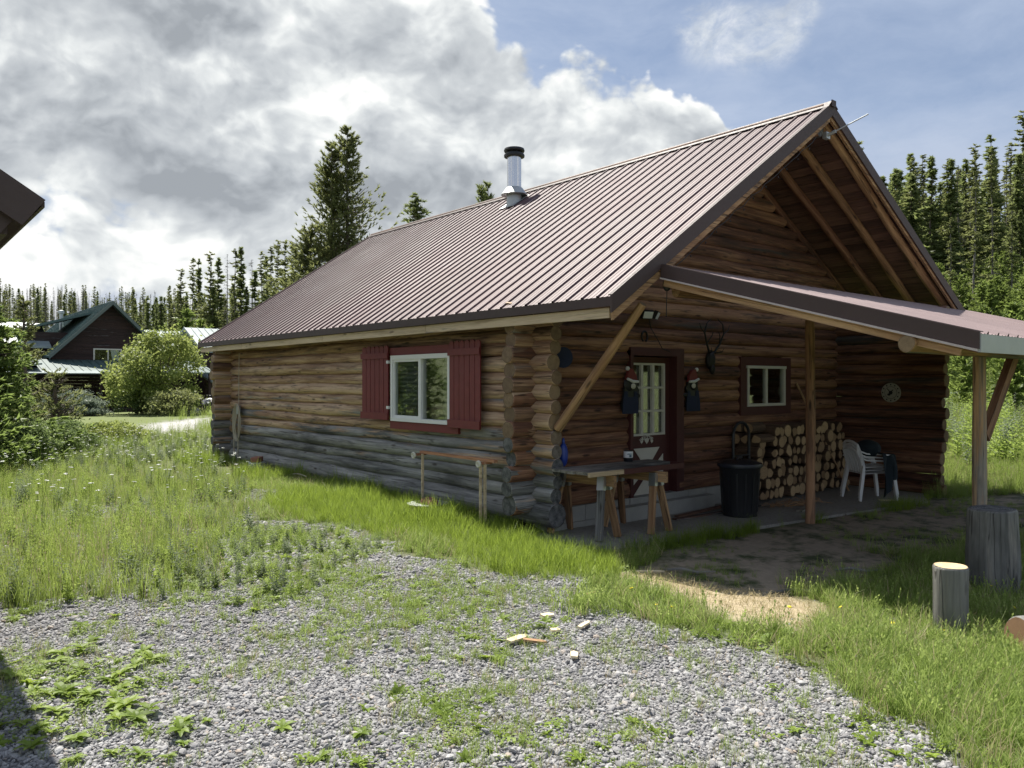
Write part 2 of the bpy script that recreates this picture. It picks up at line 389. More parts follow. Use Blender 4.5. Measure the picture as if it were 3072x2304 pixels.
def leafmat(name, c0, c1, c2, trans=0.45, rough=0.5, obj=False):
    """foliage: colour varies by clump (tone) and by plant"""
    m, t, out = newmat(name); tone = t.attr('tone'); oi = t.n.new('ShaderNodeObjectInfo').outputs['Random']
    f = t.math('ADD', t.math('MULTIPLY', tone, 0.6), t.math('MULTIPLY', oi, 0.4))
    c = t.ramp(f, (0.05, c0), (0.5, c1), (0.95, c2))
    b = t.add('ShaderNodeBsdfPrincipled', Base__Color=c, Roughness=rough); b.inputs['Specular IOR Level'].default_value = 0.3
    tr = t.add('ShaderNodeBsdfTranslucent', Color=t.mix(0.5, c, tuple(min(1, x*1.7) for x in c2)))
    mx = t.add('ShaderNodeMixShader', **{'0': trans}); t.l.new(b.outputs[0], mx.inputs[1]); t.l.new(tr.outputs[0], mx.inputs[2]); t.l.new(mx.outputs[0], out.inputs[0])
    return m

M = {}
M['log'] = wood('weathered_log', (0.60,0.43,0.28), (0.31,0.185,0.11), (0.095,0.055,0.04), gl=(0.48,0.47,0.45), gd=(0.080,0.082,0.082))
M['logend'] = endgrain('log_end', (0.34,0.24,0.14), (0.13,0.085,0.05), gl=(0.20,0.20,0.20), gd=(0.035,0.037,0.04))
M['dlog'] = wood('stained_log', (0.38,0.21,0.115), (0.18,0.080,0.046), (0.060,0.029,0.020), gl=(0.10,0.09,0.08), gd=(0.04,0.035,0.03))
M['pole'] = wood('peeled_pole', (0.50,0.32,0.17), (0.32,0.18,0.09), (0.13,0.07,0.04), gl=(0.36,0.33,0.29), gd=(0.14,0.12,0.10))
M['board'] = wood('pale_board', (0.66,0.53,0.36), (0.54,0.42,0.27), (0.34,0.24,0.15), crack=0.3)
M['deck'] = wood('dark_deck_board', (0.22,0.125,0.085), (0.135,0.072,0.050), (0.06,0.033,0.025), crack=0.6)
M['grey'] = wood('grey_wood', (0.34,0.31,0.27), (0.24,0.22,0.19), (0.10,0.09,0.08), gl=(0.27,0.265,0.25), gd=(0.07,0.07,0.066))
M['fire'] = wood('split_wood', (0.20,0.13,0.075), (0.11,0.07,0.042), (0.045,0.028,0.02))
M['fireend'] = endgrain('firewood_end', (0.62,0.45,0.25), (0.24,0.15,0.08), rings=4)
M['freshend'] = endgrain('fresh_cut_end', (0.72,0.56,0.33), (0.50,0.36,0.19), gl=(0.72,0.56,0.33), gd=(0.50,0.36,0.19), rings=12)
M['brown'] = flat('brown_metal_trim', (0.058,0.036,0.033), 0.6, 0.0, 0.15, 3, 0.05)
M['white'] = flat('white_vinyl', (0.78,0.79,0.78), 0.4, 0, 0.05)
M['red'] = flat('red_painted_board', (0.170,0.028,0.028), 0.6, 0, 0.35, 9, 0.3)
M['dred'] = flat('dark_red_paint', (0.075,0.020,0.018), 0.6, 0, 0.4, 9, 0.3)
M['conc'] = flat('concrete', (0.34,0.34,0.32), 0.9, 0, 0.35, 5, 0.5)
M['steel'] = flat('stainless_steel', (0.62,0.62,0.63), 0.22, 1.0, 0.08, 3, 0.03)
M['galv'] = flat('galvanised_steel', (0.45,0.47,0.47), 0.5, 0.7, 0.2, 5, 0.1)
M['black'] = flat('black_plastic', (0.014,0.015,0.018), 0.45, 0, 0.3)
M['iron'] = flat('dark_iron', (0.025,0.024,0.025), 0.5, 0.3, 0.3)
M['navy'] = flat('navy_cloth', (0.02,0.028,0.06), 0.9, 0, 0.3)
M['blue'] = flat('blue_plastic', (0.02,0.05,0.28), 0.4, 0, 0.2)
M['bracket'] = flat('zinc_bracket', (0.5,0.52,0.53), 0.35, 0.8, 0.15)
M['brick'] = flat('red_brick', (0.30,0.13,0.10), 0.9, 0, 0.35, 25, 0.5)
M['rust'] = wood('rusty_wood', (0.50,0.25,0.13), (0.36,0.16,0.09), (0.2,0.09,0.05), crack=0.2)
M['cloth'] = flat('curtain_cloth', (0.22,0.25,0.23), 0.9, 0, 0.5, 40)
M['tan'] = flat('tan_cushion', (0.42,0.33,0.22), 0.9, 0, 0.2)
M['cream'] = flat('cream_paint', (0.62,0.60,0.52), 0.6, 0, 0.1)
M['plastic'] = flat('white_plastic', (0.74,0.75,0.75), 0.35, 0, 0.06)
M['rope'] = flat('pale_cord', (0.42,0.38,0.30), 0.9, 0, 0.2)
M['inside'] = flat('dark_interior', (0.05,0.04,0.035), 0.9)
M['glass'] = glass('window_glass', (0.85,0.88,0.86), 0.7)
M['lodgewall'] = wood('lodge_siding', (0.045,0.022,0.018), (0.03,0.015,0.013), (0.016,0.009,0.008), crack=0.2)
M['bark'] = wood('pine_bark', (0.16,0.12,0.095), (0.10,0.075,0.06), (0.05,0.038,0.03))
M['deadbark'] = wood('dead_bark', (0.24,0.22,0.20), (0.17,0.155,0.14), (0.09,0.08,0.075))
def roofmat(name, col, rough, spec=0.5):
    m, t, out = newmat(name); ge = t.n.new('ShaderNodeTexCoord').outputs['Object']
    n = t.noise(ge, 1.2, 4, 0.6); n2 = t.noise(t.scale(ge, 2, 25, 2), 1, 4, 0.6)
    sp = t.n.new('ShaderNodeSeparateXYZ'); t.set(sp.inputs[0], ge); wn_ = t.n.new('ShaderNodeTexWhiteNoise'); wn_.noise_dimensions = '1D'; t.set(wn_.inputs['W'], t.math('FLOOR', t.math('DIVIDE', t.math('ADD', sp.outputs[1], 1.78), 0.9144)))
    c = t.mix(t.math('ADD', t.math('MULTIPLY', n, 0.65), t.math('MULTIPLY', wn_.outputs[0], 0.35)), tuple(x*0.74 for x in col), tuple(x*1.26 for x in col))
    st_ = t.noise(t.scale(ge, 0.8, 9, 0.8), 1.0, 6, 0.7); c = t.mix(t.mr(st_, 0.56, 0.74, 0, 0.35), c, (0.16, 0.14, 0.13))
    princ(t, out, Base__Color=c, Roughness=t.mr(t.math('ADD', t.math('MULTIPLY', n2, 0.5), t.math('MULTIPLY', n, 0.5)), 0.3, 0.7, rough-0.09, rough+0.14), Metallic=0.0, Coat__Weight=0.0, IOR=1.47, Normal=bump(t, n, 0.05, 0.02)); return m
M['roof'] = roofmat('brown_ribbed_metal', (0.082,0.040,0.043), 0.50)
M['sheenroof'] = roofmat('painted_sheen_ribbed_metal', (0.36,0.275,0.27), 0.42)  # same brown metal; glossy sheen of the porch roof painted in as paler colour
M['teal'] = roofmat('green_metal_roof', (0.07,0.115,0.11), 0.5)
M['paleroof'] = roofmat('pale_metal_roof', (0.26,0.31,0.31), 0.4)
# ---------------------------------------------------------------- ground regions (outlines measured on the photo, laid on the terrain)
def outline(pts): return [G(x*1.3888, y*1.3888)[:2] for x, y in pts]
R = {}
R['gravel'] = outline([(-900,1480),(-300,1200),(0,1120),(150,1095),(330,1075),(520,1090),(560,1125),(700,1135),(800,1150),(880,1195),(1000,1225),(1150,1235),(1290,1265),(1400,1330),(1480,1375),(1640,1420),(1780,1470),(1960,1560),(2060,1660),(2300,1900),(3000,2600),(-3000,2600)])
R['nearstones'] = outline([(520,1058),(600,1058),(640,1075),(600,1088),(530,1080)])
R['lush'] = outline([(560,1075),(640,1062),(820,1075),(960,1110),(1100,1125),(1240,1190),(1330,1215),(1300,1262),(1200,1262),(1090,1232),(1010,1225),(960,1170),(800,1150),(640,1128),(570,1105)])
R['tall'] = outline([(-900,1500),(-200,1380),(0,1370),(90,1310),(330,1310),(440,1240),(500,1150),(540,1080),(500,1010),(470,940),(350,940),(150,985),(0,1010),(-500,960),(-1200,1050)])
R['right'] = outline([(1330,1260),(1420,1290),(1560,1330),(1700,1345),(1800,1285),(1900,1255),(2000,1210),(2120,1190),(2300,1150),(2700,1250),(3000,1500),(3400,2500),(2500,2100),(2120,1690),(1990,1560),(1850,1480),(1640,1410),(1500,1370),(1400,1320)])
R['dirt'] = outline([(1290,1240),(1420,1205),(1480,1170),(1950,1080),(2080,1075),(2350,1060),(2700,1110),(2400,1140),(2100,1180),(1990,1205),(1850,1260),(1740,1300),(1700,1370),(1560,1345),(1480,1300),(1330,1250)])
R['straw'] = outline([(1300,1240),(1420,1235),(1520,1262),(1650,1280),(1790,1300),(1800,1340),(1700,1372),(1560,1352),(1500,1310),(1380,1265)])
R['drive'] = outline([(262,925),(360,912),(480,898),(700,880),(1100,860),(1100,905),(700,915),(486,915),(400,930),(334,936),(230,940)])
R['lawn'] = outline([(60,905),(130,893),(330,886),(480,884),(1000,860),(1000,872),(483,897),(360,911),(250,926),(180,940),(90,930)])
def inpoly(u, v, poly):
    r = np.zeros(u.shape, bool); n = len(poly)
    for i in range(n):
        x0, y0 = poly[i]; x1, y1 = poly[(i+1) % n]
        if abs(y1-y0) < 1e-9: continue
        c = ((y0 > v) != (y1 > v)) & (u < (x1-x0)*(v-y0)/(y1-y0)+x0); r ^= c
    return r
def vnoise(u, v, s, seed=0):
    """cheap smooth value noise"""
    x = u*s; y = v*s; xi = np.floor(x).astype(int); yi = np.floor(y).astype(int); fx = x-xi; fy = y-yi
    fx = fx*fx*(3-2*fx); fy = fy*fy*(3-2*fy)
    def h(a, b):
        q = np.sin(a*127.1+b*311.7+seed*74.7)*43758.5453; return q-np.floor(q)
    return (h(xi, yi)*(1-fx)+h(xi+1, yi)*fx)*(1-fy)+(h(xi, yi+1)*(1-fx)+h(xi+1, yi+1)*fx)*fy
def fbm(u, v, s, seed=0): return (vnoise(u, v, s, seed)+0.5*vnoise(u, v, s*2.1, seed+1)+0.25*vnoise(u, v, s*4.3, seed+2))/1.75
def region(name, u, v, jit=0.3):
    ju = (fbm(u, v, 1.7, 5)-0.5)*jit*2; jv = (fbm(u, v, 1.7, 9)-0.5)*jit*2
    return inpoly(u+ju, v+jv, R[name])
def blurreg(name, u, v, jit=0.3, w_=0.15):
    a = 0
    for dx, dy in ((0,0),(1,0),(-1,0),(0,1),(0,-1),(.7,.7),(-.7,.7),(.7,-.7),(-.7,-.7)): a = a+region(name, u+dx*w_, v+dy*w_, jit).astype(float)
    return a/9
def taper(n, a, b, c, d, k):             # grid lines: fine near, coarse far
    s = np.linspace(-1, 1, n); return s
gx = np.unique(np.concatenate([np.arange(-10, 13, 0.12), -10-np.cumsum(np.geomspace(0.14, 60, 70)), 13+np.cumsum(np.geomspace(0.14, 60, 70))]))
gy = np.unique(np.concatenate([np.arange(-8.5, 14, 0.12), -8.5-np.cumsum(np.geomspace(0.14, 50, 60)), 14+np.cumsum(np.geomspace(0.14, 60, 70))]))
GU, GV = np.meshgrid(gx, gy); GZ = gz(GU, GV)
nx, ny = len(gx), len(gy)
idx = np.arange(nx*ny).reshape(ny, nx)
quads = np.stack([idx[:-1,:-1], idx[:-1,1:], idx[1:,1:], idx[1:,:-1]], -1).reshape(-1, 4)
me = bpy.data.meshes.new('ground')
me.vertices.add(nx*ny); me.vertices.foreach_set('co', np.stack([GU, GV, GZ], -1).ravel())
me.loops.add(quads.size); me.loops.foreach_set('vertex_index', quads.ravel().astype(np.int32))
me.polygons.add(len(quads)); me.polygons.foreach_set('loop_start', np.arange(0, quads.size, 4, dtype=np.int32))
me.polygons.foreach_set('use_smooth', np.ones(len(quads), bool)); me.update(); me.validate()
uf, vf = GU.ravel(), GV.ravel()
def putattr(me, nm, a):
    at = me.attributes.new(nm, 'FLOAT', 'POINT'); at.data.foreach_set('value', np.asarray(a, np.float32))
g_ = np.maximum(blurreg('gravel', uf, vf), blurreg('nearstones', uf, vf)); putattr(me, 'gravel', g_)
putattr(me, 'dirt', blurreg('dirt', uf, vf, 0.25)); putattr(me, 'straw', blurreg('straw', uf, vf, 0.3))
putattr(me, 'drive', blurreg('drive', uf, vf, 0.5, 0.4)); putattr(me, 'lawn', blurreg('lawn', uf, vf, 0.5, 0.4))
m, t, out = newmat('ground'); ge = t.n.new('ShaderNodeNewGeometry').outputs['Position']
n1 = t.noise(ge, 0.6, 6, 0.6); n2 = t.noise(ge, 9, 6, 0.65); n3 = t.noise(ge, 60, 4, 0.6)
grassc = t.mix(n1, (0.050,0.070,0.018), (0.11,0.145,0.035)); grassc = t.mix(t.mr(n2, 0.35, 0.65, 0, 0.6), grassc, (0.085,0.075,0.035))
vo = t.add('ShaderNodeTexVoronoi', Vector=ge, Scale=38.0); vf_ = t.add('ShaderNodeTexVoronoi', Vector=ge, Scale=38.0, _feature='DISTANCE_TO_EDGE')
sv = t.n.new('ShaderNodeSeparateColor'); t.set(sv.inputs[0], vo.outputs['Color'])
grc = t.ramp(sv.outputs[0], (0.0, (0.13,0.13,0.14)), (0.5, (0.26,0.26,0.27)), (1.0, (0.42,0.41,0.41)))
grc = t.mix(t.mr(vf_.outputs[0], 0.0, 0.18, 0.85, 0), grc, (0.04, 0.04, 0.042))
grc = t.mix(t.mr(n2, 0.55, 0.75, 0, 0.5), grc, (0.13, 0.12, 0.08))
dc = t.mix(n2, (0.16,0.13,0.095), (0.40,0.33,0.25)); dc = t.mix(t.mr(t.noise(ge, 2.2, 5, 0.7), 0.46, 0.62), dc, (0.045,0.060,0.018))
stc = t.mix(n2, (0.26,0.20,0.12), (0.52,0.44,0.30)); stc = t.mix(t.mr(n3, 0.5, 0.7), stc, (0.16,0.13,0.08))
lawn = t.mix(n2, (0.075,0.10,0.025), (0.15,0.18,0.05))
c = t.mix(t.attr('lawn'), grassc, lawn)
dvc = t.mix(n2, (0.26,0.255,0.25), (0.46,0.45,0.44)); c = t.mix(t.attr('drive'), c, dvc)
c = t.mix(t.attr('gravel'), c, grc); c = t.mix(t.attr('dirt'), c, dc); c = t.mix(t.attr('straw'), c, stc)
hh = t.math('ADD', t.math('MULTIPLY', n3, 0.4), t.math('MULTIPLY', t.math('MULTIPLY', t.mr(vf_.outputs[0], 0, 0.3), t.attr('gravel')), 1.2))
hh = t.math('ADD', hh, n2)
princ(t, out, Base__Color=c, Roughness=0.95, Normal=bump(t, hh, 0.7, 0.02)); me.materials.append(m)
o = bpy.data.objects.new('ground', me); COL.objects.link(o); tag(o, kind='structure')
b = MB(); V = [(-0.42,-1.28),(1.9,-1.52),(1.9,-0.02),(-0.3,-0.02)]
for poly in ([(-0.42,-1.28),(1.88,-1.52),(1.88,-0.05),(-0.3,-0.05)], [(1.9,-1.52),(4.3,-1.82),(4.3,-0.05),(1.9,-0.05)], [(4.32,-1.83),(6.35,-2.12),(7.2,-1.7),(7.3,-0.05),(4.32,-0.05)]):
    b.prism(poly, (0,0,-0.15), (1,0,0), (0,1,0), (0,0,1), 0.15)
m, t, out = newmat('porch_concrete'); ge = t.n.new('ShaderNodeNewGeometry').outputs['Position']
n1 = t.noise(ge, 1.3, 5, 0.6); n2 = t.noise(ge, 18, 5, 0.65)
c = t.mix(n1, (0.20,0.19,0.17), (0.36,0.35,0.32)); c = t.mix(t.mr(n2, 0.5, 0.72, 0, 0.6), c, (0.09,0.075,0.055))
princ(t, out, Base__Color=c, Roughness=0.92, Normal=bump(t, n2, 0.4, 0.01))
tag(b.build('porch_slab', m), kind='structure')

# ================================================================ LOG CABIN
cab = thing('log_cabin', 'log cabin with a brown ribbed metal roof, red shutters and a lean-to porch', 'cabin')
EU, EZ, RU, RZ, SL, SR = -0.5, 2.75, 3.95, 5.72, (5.72-2.75)/4.45, 0.545
REU = 8.75; REZ = RZ-SR*(REU-RU); V0, V1 = -1.78, 10.88
def rz_(u): return EZ+SL*(u-EU) if u < RU else RZ-SR*(u-RU)
rs = random.Random(3)
# course heights
lw = []; z = 0.12
for r in (0.145, 0.095, 0.085, 0.105, 0.085, 0.095, 0.105, 0.088, 0.10, 0.085, 0.105, 0.092, 0.088, 0.10, 0.09):
    lw.append((z+r*0.96, r)); z += 1.90*r
fwz = [((lw[i][0]+lw[i+1][0])/2+rs.uniform(-.006,.006), (lw[i+1][0]-lw[i][0])*0.55) for i in range(len(lw)-1)]
fwz[0] = (fwz[0][0], fwz[0][1])
# side wall (faces the gravel yard)
b = MB()
LE = 10.25
for i, (z, r) in enumerate(lw):
    wr = 1.05 if z < 0.75 else (0.72 if z < 1.0 else (0.52 if z < 1.3 else (0.18 if z < 1.7 else -0.05)))
    if i == 5: wr = 0.40
    tone = [0.5,0.5,0.4,0.5,0.75,0.6,0.85,0.6,0.95,0.5,0.75,0.45,0.30,0.2,0.15][i]
    segs = [(-0.36-rs.uniform(0,.1), LE+0.42)]
    if 1.24 < z < 2.30: segs = [(-0.36-rs.uniform(0,.1), 1.55), (3.17, LE+0.42)]
    for a, c_ in segs:
        off = 0.004*rs.random()
        b.log((off, a, z), (off, c_, z+rs.uniform(-.01,.01)), r*1.06, r*rs.uniform(0.98,1.1), n=18, wob=0.010, tone=tone, wear=wr)
b.build('side_wall', [M['log'], M['logend']], cab)
# front wall under and above the porch roof
b = MB(); b2 = MB()
def fsegs(z, r, a, c_):
    cuts = []
    if z < 2.30: cuts.append((1.70, 2.72))
    if 1.42 < z < 2.20: cuts.append((4.44, 5.62))
    segs = []; x = a
    for p, q in cuts: segs.append((x, p)); x = q
    segs.append((x, c_)); return segs
for i, (z, r) in enumerate(fwz):
    a = -0.36-rs.uniform(0, .08)
    for p, q in fsegs(z, r, a, 7.45):
        b.log((p, 0, z), (q, 0, z+rs.uniform(-.006,.006)), r*1.05, n=16, wob=0.010, tone=rs.random(), wear=0.1)
    # the corner stubs keep the weathered colour
    b2.log((a-0.002, 0.0, z), (0.02, 0.0, z), r*1.09, n=16, wob=0.0, tone=rs.random(), wear=0.9 if z < 1.15 else 0.1)
z = fwz[-1][0]+0.19
while z < 5.35:
    r = rs.uniform(.092,.105)
    uL = max((z+0.16-EZ)/SL+EU, -0.36); uR = min(RU+(RZ-0.16-z)/SR, 7.45)
    if uR-uL > 0.3: b.log((uL, 0, z), (uR, 0, z), r*1.05, n=16, wob=0.01, tone=rs.random(), wear=0.1)
    z += r*1.88
b.build('front_wall', [M['dlog'], M['dlog']], cab)
b2.build('log_corner', [M['log'], M['logend']], cab)
# far wall, right wall and the wing that screens the porch
b = MB()
for i, (z, r) in enumerate(fwz):
    b.log((-0.42-rs.uniform(0,.08), LE-0.1, z), (7.9, LE-0.1, z), r*1.06, n=12, wob=0.01, tone=rs.random(), wear=0.75 if z < 1.2 else 0.15)
z = fwz[-1][0]+0.19
while z < 5.35:
    r = 0.098; uL = max((z+0.16-EZ)/SL+EU, -0.36); uR = min(RU+(RZ-0.16-z)/SR, 7.5)
    if uR-uL > 0.3: b.log((uL, LE-0.1, z), (uR, LE-0.1, z), r*1.05, n=12, wob=0.01)
    z += r*1.88
b.build('back_wall', [M['log'], M['logend']], cab)
b = MB(); b2 = MB(); z = -0.06; k = 0
while z < 3.45:
    r = rs.uniform(.088,.112); zc = z+r
    b.log((7.5, 0.05, zc), (7.5, LE+0.4, zc), r*1.05, n=12, wob=0.01)
    gap = 0.93 if k in (2, 8, 9) else 1.06
    if zc < 3.1: b2.log((7.5, -1.93-rs.uniform(-.05,.07), zc), (7.5, 0.05, zc), r*gap, r*1.06, n=14, wob=0.008, tone=rs.random()*0.8, wear=0.2)
    z += r*1.9; k += 1
b.build('right_wall', [M['log'], M['logend']], cab)
b2.build('wing_wall', [M['dlog'], M['logend']], cab)
# foundation, floor and a low inner room
b = MB()
for k in range(17):
    for q in range(2):
        x0 = 0.12+k*0.43-(0.2 if q else 0); b.box((max(x0, 0.1), -0.14-0.01*rs.random(), -0.12+q*0.2), (x0+0.42, 0.1, 0.075+q*0.2), tone=rs.random())
b.box((1.2, -0.30, -0.1), (3.35, -0.145, 0.19)); b.box((0.1, -0.1, -0.1), (7.4, 0.12, 0.262))
b.build('foundation', M['conc'], cab)
b = MB(); b.box((0.12, 0.1, 0.2), (7.4, LE-0.2, 0.25)); b.box((0.12, 0.1, 3.02), (7.4, LE-0.2, 3.06))
b.box((3.2, 0.3, 0.25), (3.25, LE-0.2, 3.0))
b.build('floor', M['inside'], cab)

# ---- roof
def slope_frame(side):
    if side == 'L': p0 = np.array([EU, 0, EZ]); p1 = np.array([RU, 0, RZ])
    else: p0 = np.array([REU, 0, REZ]); p1 = np.array([RU, 0, RZ])
    d = p1-p0; L = np.linalg.norm(d); d /= L; nrm = np.array([-d[2], 0, d[0]]) if side == 'L' else np.array([-d[2], 0, d[0]])
    if nrm[2] < 0: nrm = -nrm
    return p0, d, L, nrm
def ribbed(mb, p0, d, L, nrm, ax, a0, a1, pitch=0.2286, hrib=0.022):
    """corrugated sheet: ribs run along d, repeat along axis ax"""
    prof = []; x = a0
    while x < a1-0.02:
        for dx, h in ((0, 0), (0.055, 0), (0.062, .004), (0.078, .004), (0.085, 0), (0.125, 0), (0.132, .004), (0.148, .004), (0.155, 0), (0.182, 0), (0.194, hrib), (0.212, hrib)):
            if x+dx <= a1: prof.append((x+dx, h))
        x += pitch
    V = []; Fs = []; S = 3
    for s in range(S+1):
        for a, h in prof: V.append(p0+d*L*s/S+ax*a+nrm*h)
    n = len(prof)
    for s in range(S):
        for j in range(n-1): Fs.append((s*n+j, s*n+j+1, (s+1)*n+j+1, (s+1)*n+j))
    mb.add(V, Fs)
    # screws in rows
    q = 0.25
    while q < L:
        x = a0+0.203
        while x < a1:
            c = p0+d*q+ax*(x+0.02)+nrm*0.0; mb.beam(c, c+nrm*0.008, 0.011, 0.011); x += pitch
        q += 0.62
AXV = np.array([0, 1.0, 0])
for side, nm in (('L', 'roof_panel'), ('R', 'roof_panel')):
    p0, d, L, nrm = slope_frame(side); b = MB()
    ribbed(b, p0, d, L, nrm, AXV, V0, V1)
    ro = b.build(nm, M['roof'], cab, sharp=None)
    b = MB(); k = 0; x = 0.0
    while x < L-0.05:
        wd = 0.185
        c0 = p0+d*(x+wd/2)-nrm*0.03; v = V0+0.06+rs.random()*0.0
        while v < V1-0.1:
            ln = min(rs.uniform(2.2, 4.2), V1-0.08-v); 
            b.beam(c0+AXV*v, c0+AXV*(v+ln-0.006), 0.176+rs.uniform(-.004,.004), 0.022, up=nrm, tone=rs.random()); v += ln
        x += wd
    b.build('roof_deck', M['deck'], cab)
    vs = [-1.60, -1.12, -0.60, -0.06] if side == 'R' else [-1.62, -1.12, -0.60]
    for v in vs+[x for x in np.arange(0.6, 10.6, 0.62)]:
        b = MB(); e0 = 0.16 if side == 'L' else 0.05
        if v > 0 and side == 'R': continue
        big = 0.068 if v < 0 else 0.045
        dn = 0.041+big
        b.log(p0+d*e0-nrm*dn+AXV*v, p0+d*((L-0.07) if v < 0 else 1.1)-nrm*dn+AXV*v, big, big*0.9, n=12, wob=0.012 if v < 0 else 0.0, tone=0.75 if v < -1.5 else 0.35)
        b.build('rafter', [M['pole'] if v < -1.0 or v > 0 else M['dlog'], M['pole']], cab)
b = MB(); b.box((-0.535, V0-0.005, 2.645), (-0.505, V1, 2.742)); b.build('fascia', M['brown'], cab)
b = MB(); v = V0+0.05
for ln in (3.4, 3.1, 3.6, 2.45):
    b.beam((-0.475, v, 2.585+rs.uniform(-.006,.006)), (-0.475, v+ln-0.01, 2.585+rs.uniform(-.006,.006)), 0.035, 0.105, tone=rs.uniform(.5, 1)); v += ln
b.build('eave_board', M['board'], cab)
b = MB()
b.prism([(EU-0.035, EZ+0.015), (RU, RZ+0.035), (RU, RZ-0.155), (EU-0.035, EZ-0.175)], (0, V0-0.03, 0), (1,0,0), (0,0,1), (0,1,0), 0.025)
b.prism([(EU-0.035, EZ+0.018), (RU, RZ+0.038), (RU, RZ+0.026), (EU-0.035, EZ+0.006)], (0, V0-0.004, 0), (1,0,0), (0,0,1), (0,1,0), 0.025)
b.build('rake_trim', M['brown'], cab)
b = MB()
b.prism([(RU, RZ+0.035), (REU, REZ+0.015), (REU, REZ-0.155), (RU, RZ-0.135)], (0, V0-0.028, 0), (1,0,0), (0,0,1), (0,1,0), 0.023)
b.build('rake_trim', M['brown'], cab)
b = MB()
b.prism([(EU+0.02, EZ-0.10), (RU, RZ-0.10), (RU, RZ-0.225), (EU+0.02, EZ-0.245)], (0, V0+0.0, 0), (1,0,0), (0,0,1), (0,1,0), 0.035, lc=None)
b.prism([(RU+0.001, RZ-0.09), (REU-0.03, REZ-0.09), (REU-0.03, REZ-0.185), (RU+0.001, RZ-0.185)], (0, V0+0.0, 0), (1,0,0), (0,0,1), (0,1,0), 0.035)
b.build('rake_board', M['pole'], cab)
b = MB()
b.prism([(RU-0.13, RZ-0.062), (RU-0.03, RZ+0.035), (RU+0.03, RZ+0.035), (RU+0.14, RZ-0.042), (RU+0.14, RZ-0.03), (RU+0.03, RZ+0.05), (RU-0.03, RZ+0.05), (RU-0.13, RZ-0.05)], (0, V0-0.04, 0), (1,0,0), (0,0,1), (0,1,0), V1-V0+0.04)
b.box((RU-0.05, V0-0.055, RZ-0.03), (RU+0.06, V0-0.041, RZ+0.058))
b.build('ridge_cap', M['brown'], cab)
b = MB(); b.log((RU-0.02, V0+0.14, RZ-0.30), (RU-0.02, V1-0.3, RZ-0.30), 0.11, n=16, wob=0.004, tone=0.5, wear=0.7); b.build('ridge_beam', [M['dlog'], M['logend']], cab)
b = MB(); b.prism([(EU-0.03, EZ+0.01), (RU, RZ+0.03), (REU, REZ+0.01), (REU, REZ-0.15), (RU, RZ-0.13), (EU-0.03, EZ-0.15)], (0, V1, 0), (1,0,0), (0,0,1), (0,1,0), 0.02); b.build('rake_trim', M['brown'], cab)
# stove pipe
cu, cv = 3.42, 4.42; cz = rz_(cu)
ch = MB(); ch.lathe([(0.155, cz-0.22), (0.155, cz+0.0), (0.15, cz+0.16)], (cu, cv, 0), 24); ch.lathe([(0.255, cz+0.155), (0.262, cz+0.165), (0.16, cz+0.30), (0.142, cz+0.31)], (cu, cv, 0), 24)
chim = ch.build('chimney', M['galv'], cab)
b = MB(); p0, d, L, nrm = slope_frame('L'); b.prism([(-0.24,-0.22),(0.26,-0.22),(0.26,0.22),(-0.24,0.22)], np.array([cu, cv, cz])+nrm*0.024, d, AXV, nrm, 0.006); b.build('flashing', M['galv'], chim)
b = MB(); b.lathe([(0.138, cz+0.28), (0.138, cz+0.93)], (cu, cv, 0), 28); b.build('pipe', M['steel'], chim)
b = MB(); b.lathe([(0.15, cz+0.90), (0.20, cz+0.905), (0.205, cz+0.94), (0.19, cz+0.965), (0.14, cz+0.97), (0.14, cz+1.0), (0.195, cz+1.005), (0.205, cz+1.03), (0.195, cz+1.065), (0.10, cz+1.09), (0.0, cz+1.095)], (cu, cv, 0), 28); b.build('chimney_cap', M['black'], chim)

# ---- window with shutters in the side wall
XN = np.array([-1.0, 0, 0])
wf = MB(); u0 = -0.165
for a, c_ in (((u0, 1.57, 1.27), (u0+0.10, 3.13, 1.325)), ((u0, 1.57, 2.205), (u0+0.10, 3.13, 2.27)), ((u0, 1.57, 1.325), (u0+0.10, 1.62, 2.205)), ((u0, 3.08, 1.325), (u0+0.10, 3.13, 2.205)), ((u0+0.012, 2.30, 1.325), (u0+0.09, 2.37, 2.205))): wf.box(a, c_)
wf.box((u0+0.02, 2.37, 1.325), (u0+0.07, 3.08, 1.36)); wf.box((u0+0.02, 2.37, 2.17), (u0+0.07, 3.08, 2.205)); wf.box((u0+0.02, 3.045, 1.36), (u0+0.07, 3.08, 2.17))
win = wf.build('window', M['white'], cab)
b = MB(); b.box((u0+0.045, 2.37, 1.36), (u0+0.051, 3.045, 2.17)); b.build('pane', M['glass'], win)
b = MB(); b.box((u0+0.055, 1.62, 1.325), (u0+0.061, 2.30, 2.205)); b.build('pane', M['glass'], win)
CURT = []
for y0, y1 in ((2.55, 3.06), (1.60, 1.88)):
    b = MB(); CURT.append(b)
    pts = [(y0+(y1-y0)*i/24, 0.03*math.sin(i*1.9)) for i in range(25)]
    V = []; Fs = []
    for zz in (1.30, 2.24):
        for y, dx in pts: V.append((-0.045+dx, y, zz))
    for i in range(24): Fs.append((i, i+1, 26+i, 25+i))
    b.add(V, Fs)
m, t, out = newmat('plaid_curtain'); ge = t.n.new('ShaderNodeTexCoord').outputs['Object']; sp = t.n.new('ShaderNodeSeparateXYZ'); t.set(sp.inputs[0], ge)
s1 = t.math('GREATER_THAN', t.math('SINE', t.math('MULTIPLY', sp.outputs[1], 95)), 0.2); s2 = t.math('GREATER_THAN', t.math('SINE', t.math('MULTIPLY', sp.outputs[2], 95)), 0.2)
princ(t, out, Base__Color=t.mix(t.math('MULTIPLY', t.math('ADD', s1, s2), 0.5), (0.14,0.17,0.16), (0.62,0.64,0.60)), Roughness=0.9)
for b in CURT: b.build('curtain', m, win)
